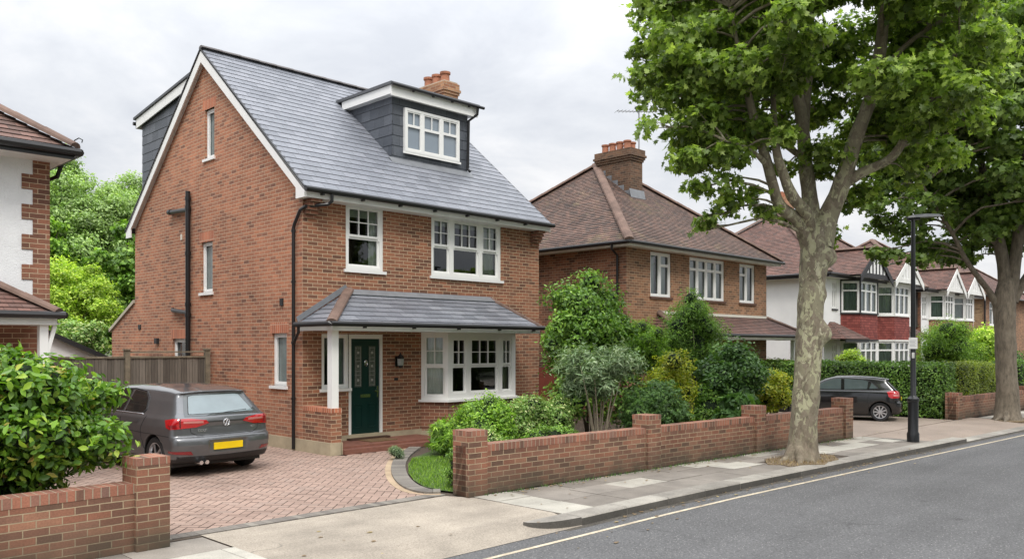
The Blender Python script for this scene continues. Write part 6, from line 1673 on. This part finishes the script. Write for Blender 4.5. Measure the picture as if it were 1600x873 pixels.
def build_car(name, label, spec, loc, rot, scale=1):
    t = thing(name, (0, 0, 0), label, 'car')
    L, hw, prof, wr, wy0, wy1 = spec['L'], spec['hw'], spec['prof'], spec['wr'], spec['wy0'], spec['wy1']
    h = spec.get('vox', .018)
    x = np.arange(-.02-h, hw+.06, h); x = np.arange(-(hw+.06), hw+.06+h, h); y = np.arange(-.08, L+.08, h); z = np.arange(.1, 1.58, h)
    gy = np.arange(-.5, L+.5, .01); gz_ = np.arange(-.1, 1.8, .01); GY, GZ = np.meshgrid(gy, gz_, indexing='ij')
    D = sdf_poly(prof, GY, GZ)
    X, Y, Z = np.meshgrid(x, y, z, indexing='ij'); ax_ = np.abs(X)/hw
    mid = L/2
    k = 1+spec.get('cr', .085)*ax_**5+.016*ax_**2
    yy = mid+(Y-mid)*k; zz_ = Z+.05*ax_**2*np.clip((Z-.9)/.4, 0, 1)
    fi = np.clip((yy-gy[0])/.01, 0, len(gy)-1.001); fj = np.clip((zz_-gz_[0])/.01, 0, len(gz_)-1.001)
    i0 = fi.astype(int); j0 = fj.astype(int); a = fi-i0; b = fj-j0
    f1 = D[i0, j0]*(1-a)*(1-b)+D[i0+1, j0]*a*(1-b)+D[i0, j0+1]*(1-a)*b+D[i0+1, j0+1]*a*b
    wz = np.interp(z, *zip(*spec['sec'])); W = np.broadcast_to(wz[None, None, :], X.shape)
    tap = .05*np.clip((1.3-Y)/1.3, 0, 1)**1.5*np.clip((Z-.85)/.4, 0, 1)+.12*np.clip((Y-(L-1.1))/1.1, 0, 1)**2+.03*np.clip((.7-Y)/.7, 0, 1)**2
    f2 = (np.abs(X)-(W-tap))*.93
    f = smax(f1, f2, .07)
    # wheel arches
    for wy_ in (wy0, wy1):
        r = np.sqrt((Y-wy_)**2+(Z-wr)**2); cut = np.minimum(wr+.035-r, np.abs(X)-.58); f = np.maximum(f, cut)
        # slight flare
    # rear number plate recess and shoulder groove
    if 'plate_rec' in spec:
        px0, z0_, z1_, dep = spec['plate_rec']; bx = np.maximum(np.maximum(np.abs(X)-px0, np.abs(Z-(z0_+z1_)/2)-(z1_-z0_)/2), Y-dep)
        f = smax(f, -bx, .02)
    V, F = surface_nets(f, x, y, z)
    me = bpy.data.meshes.new('body'); me.from_pydata(V.tolist(), [], F.tolist()); me.uv_layers.new(name='UVMap')
    me.materials.append(spec['paint']); me.materials.append(TRIM)
    cz = V[F].mean(1); lowm = (cz[:, 2] < spec['trimz'](cz[:, 1], cz[:, 0])) | ((np.abs(cz[:, 0]) < hw-.08) & (cz[:, 2] < .34)) 
    inn = np.zeros(len(F), bool)
    for wy_ in (wy0, wy1): inn |= (np.hypot(cz[:, 1]-wy_, cz[:, 2]-wr) < wr+.05) & (np.abs(cz[:, 0]) < hw-.05)
    me.polygons.foreach_set('material_index', (lowm | inn).astype(np.int32)); me.polygons.foreach_set('use_smooth', [True]*len(F)); me.update()
    body = bpy.data.objects.new('body', me); COL.objects.link(body); body.parent = t
    sm = body.modifiers.new('s', 'SMOOTH'); sm.factor = .5; sm.iterations = 4
    bv = BVHTree.FromPolygons([tuple(v) for v in V], F.tolist())
    def panel(name, poly, O, ud, vd, rd, mat, off=.004, step=.03, parent=None, mirror=False):
        O = Vector(O); ud = Vector(ud); vd = Vector(vd); rd = Vector(rd).normalized(); m = MB()
        us = np.arange(min(p[0] for p in poly), max(p[0] for p in poly)+step, step); vs = np.arange(min(p[1] for p in poly), max(p[1] for p in poly)+step, step)
        cache = {}
        if area(poly) < 0: poly = poly[::-1]
        def pt(q):
            k_ = (round(q[0], 5), round(q[1], 5))
            if k_ not in cache:
                o = O+ud*q[0]+vd*q[1]; hit = bv.ray_cast(o, rd)
                if hit[0] is None: cache[k_] = None
                else:
                    n = hit[1]; n = -n if n.dot(rd) > 0 else n; cache[k_] = hit[0]+n*off
            return cache[k_]
        for i in range(len(us)-1):
            for j in range(len(vs)-1):
                c = cliprect(poly, us[i], us[i+1], vs[j], vs[j+1])
                if c:
                    pp = [pt(q) for q in c]
                    if all(p is not None for p in pp):
                        if ud.cross(vd).dot(rd) > 0: pp.reverse()
                        m.poly(pp)
        if not m.f: return None
        return m.build(name, mat, parent or t, smooth=True)
    def line(name, pts, O, ud, vd, rd, w, mat, parent=None, off=.003, n=10):
        O = Vector(O); ud = Vector(ud); vd = Vector(vd); rd = Vector(rd).normalized(); P = []
        Q = []
        for a_, b_ in zip(pts[:-1], pts[1:]):
            for k_ in range(n): Q.append((a_[0]+(b_[0]-a_[0])*k_/n, a_[1]+(b_[1]-a_[1])*k_/n))
        Q.append(pts[-1])
        for q in Q:
            hit = bv.ray_cast(O+ud*q[0]+vd*q[1], rd)
            if hit[0] is not None: P.append(hit[0])
        if len(P) > 1:
            m = MB(); m.tube(P, w, 6); return m.build(name, mat, parent or t, smooth=True)
    side = lambda s: ((s*2, 0, 0), (0, 1, 0), (0, 0, 1), (-s, 0, 0))
    rear = ((0, -2, 0), (1, 0, 0), (0, 0, 1), (0, 1, 0))
    for s in (-1, 1):
        for poly in spec['win']: panel('side_window', poly, *side(s), spec.get('sglass', CGL), .005)
        line('window_trim', spec['belt'], *side(s), .009, spec.get('belt_mat', CHROME))
        line('window_surround', spec['dlo'], *side(s), .012, TRIM)
        for ln_ in spec['doorlines']: line('panel_gap', ln_, *side(s), .005, GAP, off=0)
        for q in spec['handles']: panel('door_handle', [(q[0], q[1]), (q[0]+.17, q[1]), (q[0]+.17, q[1]+.028), (q[0], q[1]+.028)], *side(s), spec['paint'], .022, .02)
        # mirror
        m = MB(); yq, zq = spec['mirror']; blob(m, (s*(hw+.06), yq, zq), (.11, .055, .075), 7, .0); m.tube([(s*(hw-.14), yq+.02, zq-.05), (s*(hw), yq, zq-.03)], .02, 6); m.build('wing_mirror', spec['paint'], t, smooth=True)
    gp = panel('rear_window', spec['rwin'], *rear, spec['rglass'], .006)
    line('rear_window_seal', spec['rwin']+[spec['rwin'][0]], *rear, .008, TRIM, n=8)
    if 'rwin_black' in spec: panel('rear_window_surround', spec['rwin_black'], *rear, CGB, .003)
    for s in (-1, 1):
        rd = Vector((-s*.62, .78, 0)); ud = Vector((.78, s*.62, 0)); O = Vector((s*hw*.9, .2, 0))-rd*2
        tl = panel('tail_light', [(q[0]*s, q[1]) for q in spec['tail']], O, ud, (0, 0, 1), rd, REDL, .008, .02)
        if tl:
            for q in spec['tail_in']: panel('light_lens', [(w[0]*s, w[1]) for w in q[0]], O, ud, (0, 0, 1), rd, q[1], .011, .02, parent=tl)
        if 'reflector' in spec: panel('reflector', [(q[0]*s, q[1]) for q in spec['reflector']], O, ud, (0, 0, 1), rd, REDD, .006, .02)
    for ln_ in spec['rearlines']: line('panel_gap', ln_, *rear, .005, GAP)
    pz = spec['plate']
    hit = bv.ray_cast(Vector((0, -2, (pz[0]+pz[1])/2)), Vector((0, 1, 0)))
    py_ = hit[0].y
    m = MB(); m.box(-.26, .26, py_-.018, py_-.004, pz[0], pz[1]); m.build('number_plate', PLATE, t, bevel=.004)
    # wiper
    if 'wiper' in spec: line('rear_wiper', spec['wiper'], *rear, .011, TRIM, off=.02)
    # wheels
    for wy_ in (wy0, wy1):
        for s in (-1, 1):
            xo = s*(hw-.035); W_ = .2
            m = MB(); xi = xo-s*W_
            prof_ = [(wr*.66, xo-s*.01), (wr*.9, xo), (wr*.985, xo-s*.025), (wr, xo-s*.06), (wr, xi+s*.06), (wr*.95, xi), (wr*.6, xi)]
            m.lathe((0, wy_, wr), [(wr*.64, xo-s*.06)]+prof_, 36, axis=0, cap=False); wt = m.build('wheel', RUBBER, t, smooth=True, autos=50)
            m = MB(); m.lathe((0, wy_, wr), [(wr*.3, xo-s*.12), (wr*.66, xo-s*.10)], 28, axis=0); m.build('wheel_well_disc', TRIM, wt)
            m = MB(); m.lathe((0, wy_, wr), [(wr*.60, xo-s*.05), (wr*.63, xo-s*.012), (wr*.68, xo-s*.008), (wr*.69, xo-s*.03)], 36, axis=0, cap=False)
            ns = spec.get('spokes', 10)
            for q in range(ns):
                a_ = 2*math.pi*q/ns; c_, s_ = math.cos(a_), math.sin(a_); d_ = Vector((0, c_, s_)); e_ = Vector((0, -s_, c_)); C = Vector((xo-s*.03, wy_, wr)); w0, w1_ = .022, .032
                m.prism([C+d_*.04-e_*w0*.8, C+d_*.04+e_*w0*.8, C+d_*wr*.62+e_*w1_*.7, C+d_*wr*.62-e_*w1_*.7], (s*.014, 0, 0))
            m.lathe((0, wy_, wr), [(.0, xo-s*.045), (.055, xo-s*.04), (.05, xo-s*.01), (.0, xo-s*.008)], 16, axis=0)
            m.build('rim', ALLOY, wt)
    m = MB(); m.box(-hw+.1, hw-.1, .35, L-.35, .16, .3); m.build('underbody', TRIM, t)
    t.location = loc; t.rotation_euler = (0, 0, rot); t.scale = (scale,)*3
    return t, bv
def resc(poly, k): return [(a*k[0], b*k[1]) for a, b in poly]
golf = dict(L=4.25, hw=.895, wr=.318, wy0=.80, wy1=3.42, vox=.016, paint=car_paint('paint_metallic_grey', (.115, .119, .125), .45, .3),
  prof=[(.30, .20), (.10, .25), (.045, .33), (.02, .42), (0, .52), (.012, .60), (.035, .635), (.085, .655), (.095, .74), (.10, .80), (.085, .90), (.12, .96), (.22, 1.02), (.47, 1.27), (.50, 1.325), (.46, 1.35), (.50, 1.37), (.85, 1.415), (1.35, 1.445), (1.9, 1.452), (2.4, 1.43), (2.7, 1.36), (3.2, 1.09), (3.38, 1.00), (3.8, .90), (4.08, .78), (4.2, .64), (4.24, .5), (4.22, .3), (4.1, .2)],
  sec=[(0, .80), (.2, .83), (.3, .865), (.45, .888), (.62, .895), (.80, .888), (.92, .862), (.985, .82), (1.05, .785), (1.2, .71), (1.35, .625), (1.45, .54), (1.6, .44)],
  trimz=lambda y, x: np.where(y < .7, .30, np.where(y > 3.6, .28, .24)), cr=.075,
  win=[[(1.30, 1.0), (1.24, 1.05), (1.33, 1.22), (1.50, 1.315), (1.92, 1.350), (1.92, 1.0)], [(2.0, 1.0), (2.0, 1.350), (2.35, 1.335), (2.62, 1.29), (3.05, 1.04), (3.05, 1.0)]],
  belt=[(1.24, .975), (3.15, .985)], dlo=[(1.26, .99), (1.20, 1.05), (1.29, 1.235), (1.48, 1.335), (1.92, 1.368), (2.36, 1.352), (2.65, 1.30), (3.12, 1.03), (3.14, .99)],
  doorlines=[[(1.10, .96), (1.22, .75), (1.2, .62), (1.13, .5), (1.15, .3)], [(1.97, .96), (1.98, .3)], [(3.02, .96), (3.06, .5), (3.0, .3)], [(1.15, .3), (3.0, .3)], [(.30, .66), (1.9, .70), (3.3, .74)]],
  handles=[(1.32, .85), (2.15, .86)], mirror=(2.95, 1.02),
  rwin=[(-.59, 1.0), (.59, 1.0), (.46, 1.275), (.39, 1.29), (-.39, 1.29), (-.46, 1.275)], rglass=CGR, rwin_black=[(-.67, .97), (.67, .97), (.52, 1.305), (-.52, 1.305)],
  tail=[(-.28, .80), (.10, .775), (.17, .80), (.20, .915), (.06, .94), (-.20, .94), (-.42, .905), (-.46, .86)],
  tail_in=[([(-.38, .865), (-.10, .87), (-.10, .90), (-.38, .895)], REDH), ([(-.06, .80), (-.045, .80), (-.045, .935), (-.06, .935)], GAP), ([(0, .80), (.10, .79), (.14, .84), (0, .85)], REDD)],
  reflector=[(-.25, .37), (.12, .40), (.14, .435), (-.22, .43)],
  rearlines=[[(-.62, .92), (-.60, .72), (-.5, .665), (.5, .665), (.60, .72), (.62, .92)], [(-.82, .345), (0, .335), (.82, .345)], [(-.45, .875), (.45, .875)]],
  plate=(.43, .54), wiper=[(.46, 1.03), (.2, 1.015), (0, 1.0)], spokes=5, plate_rec=(.34, .40, .57, .035))
g1, bvg = build_car('parked_car', 'grey metallic hatchback parked on the block-paved drive, rear facing the street', golf, (6.36, 12.72, 0), R(4.5), .98)
def rearpt(x, z, off=.004):
    h_ = bvg.ray_cast(Vector((x, -2, z)), Vector((0, 1, 0))); return h_[0]+Vector((0, -off, 0))
# round emblem on tailgate
m = MB(); c = rearpt(0, .85, .012); RR = .055
m.tube([(c.x+RR*math.cos(k*math.pi/12), c.y, c.z+RR*math.sin(k*math.pi/12)) for k in range(25)], .006, 6)
def seg2(a, b): m.tube([(c.x+a[0]*RR, c.y, c.z+a[1]*RR), (c.x+b[0]*RR, c.y, c.z+b[1]*RR)], .0055, 5)
for p, q in (((-.38, .85), (0, .15)), ((0, .15), (.38, .85)), ((-.88, .4), (-.42, -.82)), ((-.42, -.82), (0, 0)), ((0, 0), (.42, -.82)), ((.42, -.82), (.88, .4))): seg2(p, q)
O_ = m; 
m.v = [tuple(Vector(v)) for v in m.v]
def addlocal(mb, name, mat, parent):
    T = parent.matrix_basis.copy()
    o = mb.build(name, mat, None); o.parent = parent; return o
addlocal(m, 'emblem', SILV, g1)
def ctext(body, size, x, z, parent, bvf, name):
    p = rearpt(x, z, .006); saved = tuple(parent.location)
    o = add_text(body, size, (0, 0, 0), (1, 0, 0), (0, 0, 1), SILV, None, name, .003)
    o.parent = parent; o.location = p; return o
ctext('GOLF', .062, -.42, .725, g1, bvg, 'badge_lettering'); ctext('GT', .055, .50, .735, g1, bvg, 'badge_lettering')
m = MB()
for x in (-.50, -.40): m.lathe((x, .10, .245), [(.032, -.12), (.036, -.1), (.036, .06), (.028, .06)], 12, axis=1)
addlocal(m, 'exhaust', CHROME, g1)
polo = dict(L=3.97, hw=.84, wr=.30, wy0=.70, wy1=3.17, vox=.022, paint=car_paint('paint_black', (.005, .005, .006), .0, .2),
  prof=[(.28, .20), (.10, .25), (.03, .35), (0, .48), (.02, .60), (.07, .64), (.08, .80), (.10, .93), (.17, 1.0), (.46, 1.29), (.40, 1.345), (.48, 1.37), (.9, 1.425), (1.5, 1.455), (2.0, 1.43), (2.35, 1.34), (2.9, 1.06), (3.15, .98), (3.55, .88), (3.82, .74), (3.94, .55), (3.95, .35), (3.85, .2)],
  sec=[(0, .76), (.2, .79), (.3, .815), (.45, .835), (.62, .84), (.80, .835), (.92, .81), (.985, .77), (1.05, .745), (1.2, .68), (1.35, .62), (1.45, .55), (1.6, .48)],
  trimz=lambda y, x: np.where(y < .6, .27, .22), cr=.07,
  sglass=flat('car_side_glass_sky_tint', (.07, .09, .09), .03, Specular_IOR_Level=1.0),  # lighter than the other side glass: sky reflections painted into the colour
  win=[[(.78, 1.04), (.80, 1.08), (.95, 1.22), (1.02, 1.03)], [(1.08, 1.02), (1.05, 1.26), (1.2, 1.31), (1.76, 1.345), (1.76, 1.0)], [(1.86, 1.0), (1.86, 1.345), (2.08, 1.325), (2.32, 1.25), (2.78, 1.03), (2.78, 1.0)]],
  belt=[(.7, .985), (2.9, .98)], belt_mat=TRIM, dlo=[(.76, 1.01), (.78, 1.08), (.98, 1.25), (1.2, 1.33), (1.78, 1.365), (2.1, 1.345), (2.36, 1.26), (2.85, 1.01)],
  doorlines=[[(.98, .96), (1.08, .7), (1.02, .3)], [(1.82, .96), (1.83, .3)], [(2.82, .96), (2.84, .3)], [(1.02, .3), (2.84, .3)]],
  handles=[(1.18, .84), (1.98, .85)], mirror=(2.75, 1.02),
  rwin=[(-.52, 1.02), (.52, 1.02), (.44, 1.31), (-.44, 1.31)], rglass=CGL,
  tail=[(-.10, .76), (.17, .74), (.22, .80), (.22, .94), (.12, .975), (-.10, .96), (-.14, .88)],
  tail_in=[([(-.02, .80), (.12, .80), (.12, .86), (-.02, .86)], REDH)],
  rearlines=[[(-.55, .95), (-.53, .70), (.53, .70), (.55, .95)], [(-.75, .62), (.75, .62)]],
  plate=(.66, .76), spokes=9)
c1, _ = build_car('parked_car', 'small black hatchback parked on the neighbouring drive before the dark hedge', polo, (24.25, 8.75, 0), R(22), .86)
polo2 = dict(polo); polo2['vox'] = .04
c2 = copy_tree(c1); c2.location = (38.5, 9.6, 0); c2.rotation_euler = (0, 0, R(95)); c2['label'] = 'dark car at the far right edge beyond the second tree'

# ================================================================== SKY, LIGHT, CAMERA
w = bpy.data.worlds.new('World'); S.world = w; w.use_nodes = True; nt = w.node_tree; nt.nodes.clear(); g = NT(nt)
out = nt.nodes.new('ShaderNodeOutputWorld')
sky = g.n('ShaderNodeTexSky'); sky.sky_type = 'NISHITA'; sky.sun_disc = False; sky.sun_elevation = R(52); sky.sun_rotation = R(215); sky.air_density = 1.; sky.dust_density = 3
b1 = g.n('ShaderNodeBackground'); g.l(sky.outputs[0], b1.inputs[0]); b1.inputs[1].default_value = .06
tc = g.n('ShaderNodeTexCoord'); sep = g.n('ShaderNodeSeparateXYZ'); g.l(tc.outputs['Generated'], sep.inputs[0])
# flatten direction onto a cloud deck
zc = g.math('MAXIMUM', sep.outputs[2], .0); dn = g.math('ADD', zc, .22)
dx = g.math('DIVIDE', sep.outputs[0], dn); dy = g.math('DIVIDE', sep.outputs[1], dn)
cmb = g.n('ShaderNodeCombineXYZ'); g.l(dx, cmb.inputs[0]); g.l(dy, cmb.inputs[1])
n1_ = g.noise(cmb.outputs[0], .95, 7, .55, .5); n2_ = g.noise(cmb.outputs[0], 2.7, 6, .6, .3)
nn = g.math('ADD', g.math('MULTIPLY', n1_, .7), g.math('MULTIPLY', n2_, .3))
cl = g.ramp(nn, [(.38, (.68, .71, .77)), (.46, (.80, .825, .87)), (.53, (.94, .945, .965)), (.6, (1.06, 1.06, 1.06))])
grad = g.math('ADD', g.math('MULTIPLY', g.math('POWER', zc, 2.2), 3.1), .97)
cm = g.mix(1., cl, (1, 1, 1), 'MULTIPLY')
b2 = g.n('ShaderNodeBackground'); g.l(cm, b2.inputs[0]); g.l(grad, b2.inputs[1])
ad = g.n('ShaderNodeAddShader'); 
mx = g.n('ShaderNodeMixShader'); mx.inputs[0].default_value = .93; g.l(b1.outputs[0], mx.inputs[1]); g.l(b2.outputs[0], mx.inputs[2]); g.l(mx.outputs[0], out.inputs[0])
sl = bpy.data.lights.new('Sun', 'SUN'); sl.energy = 1.85; sl.angle = R(14); sl.color = (1, .95, .88)
so = bpy.data.objects.new('Sun', sl); COL.objects.link(so)
az = R(215); el = R(52)   # direction towards the sun
sd_ = Vector((math.sin(az)*math.cos(el), math.cos(az)*math.cos(el), math.sin(el)))
so.rotation_euler = sd_.to_track_quat('Z', 'Y').to_euler(); so.location = (0, 0, 30)
cd = bpy.data.cameras.new('Camera'); cam = bpy.data.objects.new('Camera', cd); COL.objects.link(cam); S.camera = cam
cd.sensor_width = 36; cd.lens = 1312/1600*36; cd.shift_y = 104.5/1600; cd.clip_end = 2000; cd.clip_start = .05
cam.location = (0, 0, 2.05)
fw = Vector((.7092, .7050, 0)).normalized(); cam.rotation_euler = fw.to_track_quat('-Z', 'Y').to_euler()
S.view_settings.view_transform = 'Standard'; S.view_settings.look = 'None'; S.view_settings.exposure = 0
S.render.resolution_x = 1024; S.render.resolution_y = 558
try:
    S.cycles.max_bounces = 8; S.cycles.transparent_max_bounces = 12
except Exception: pass
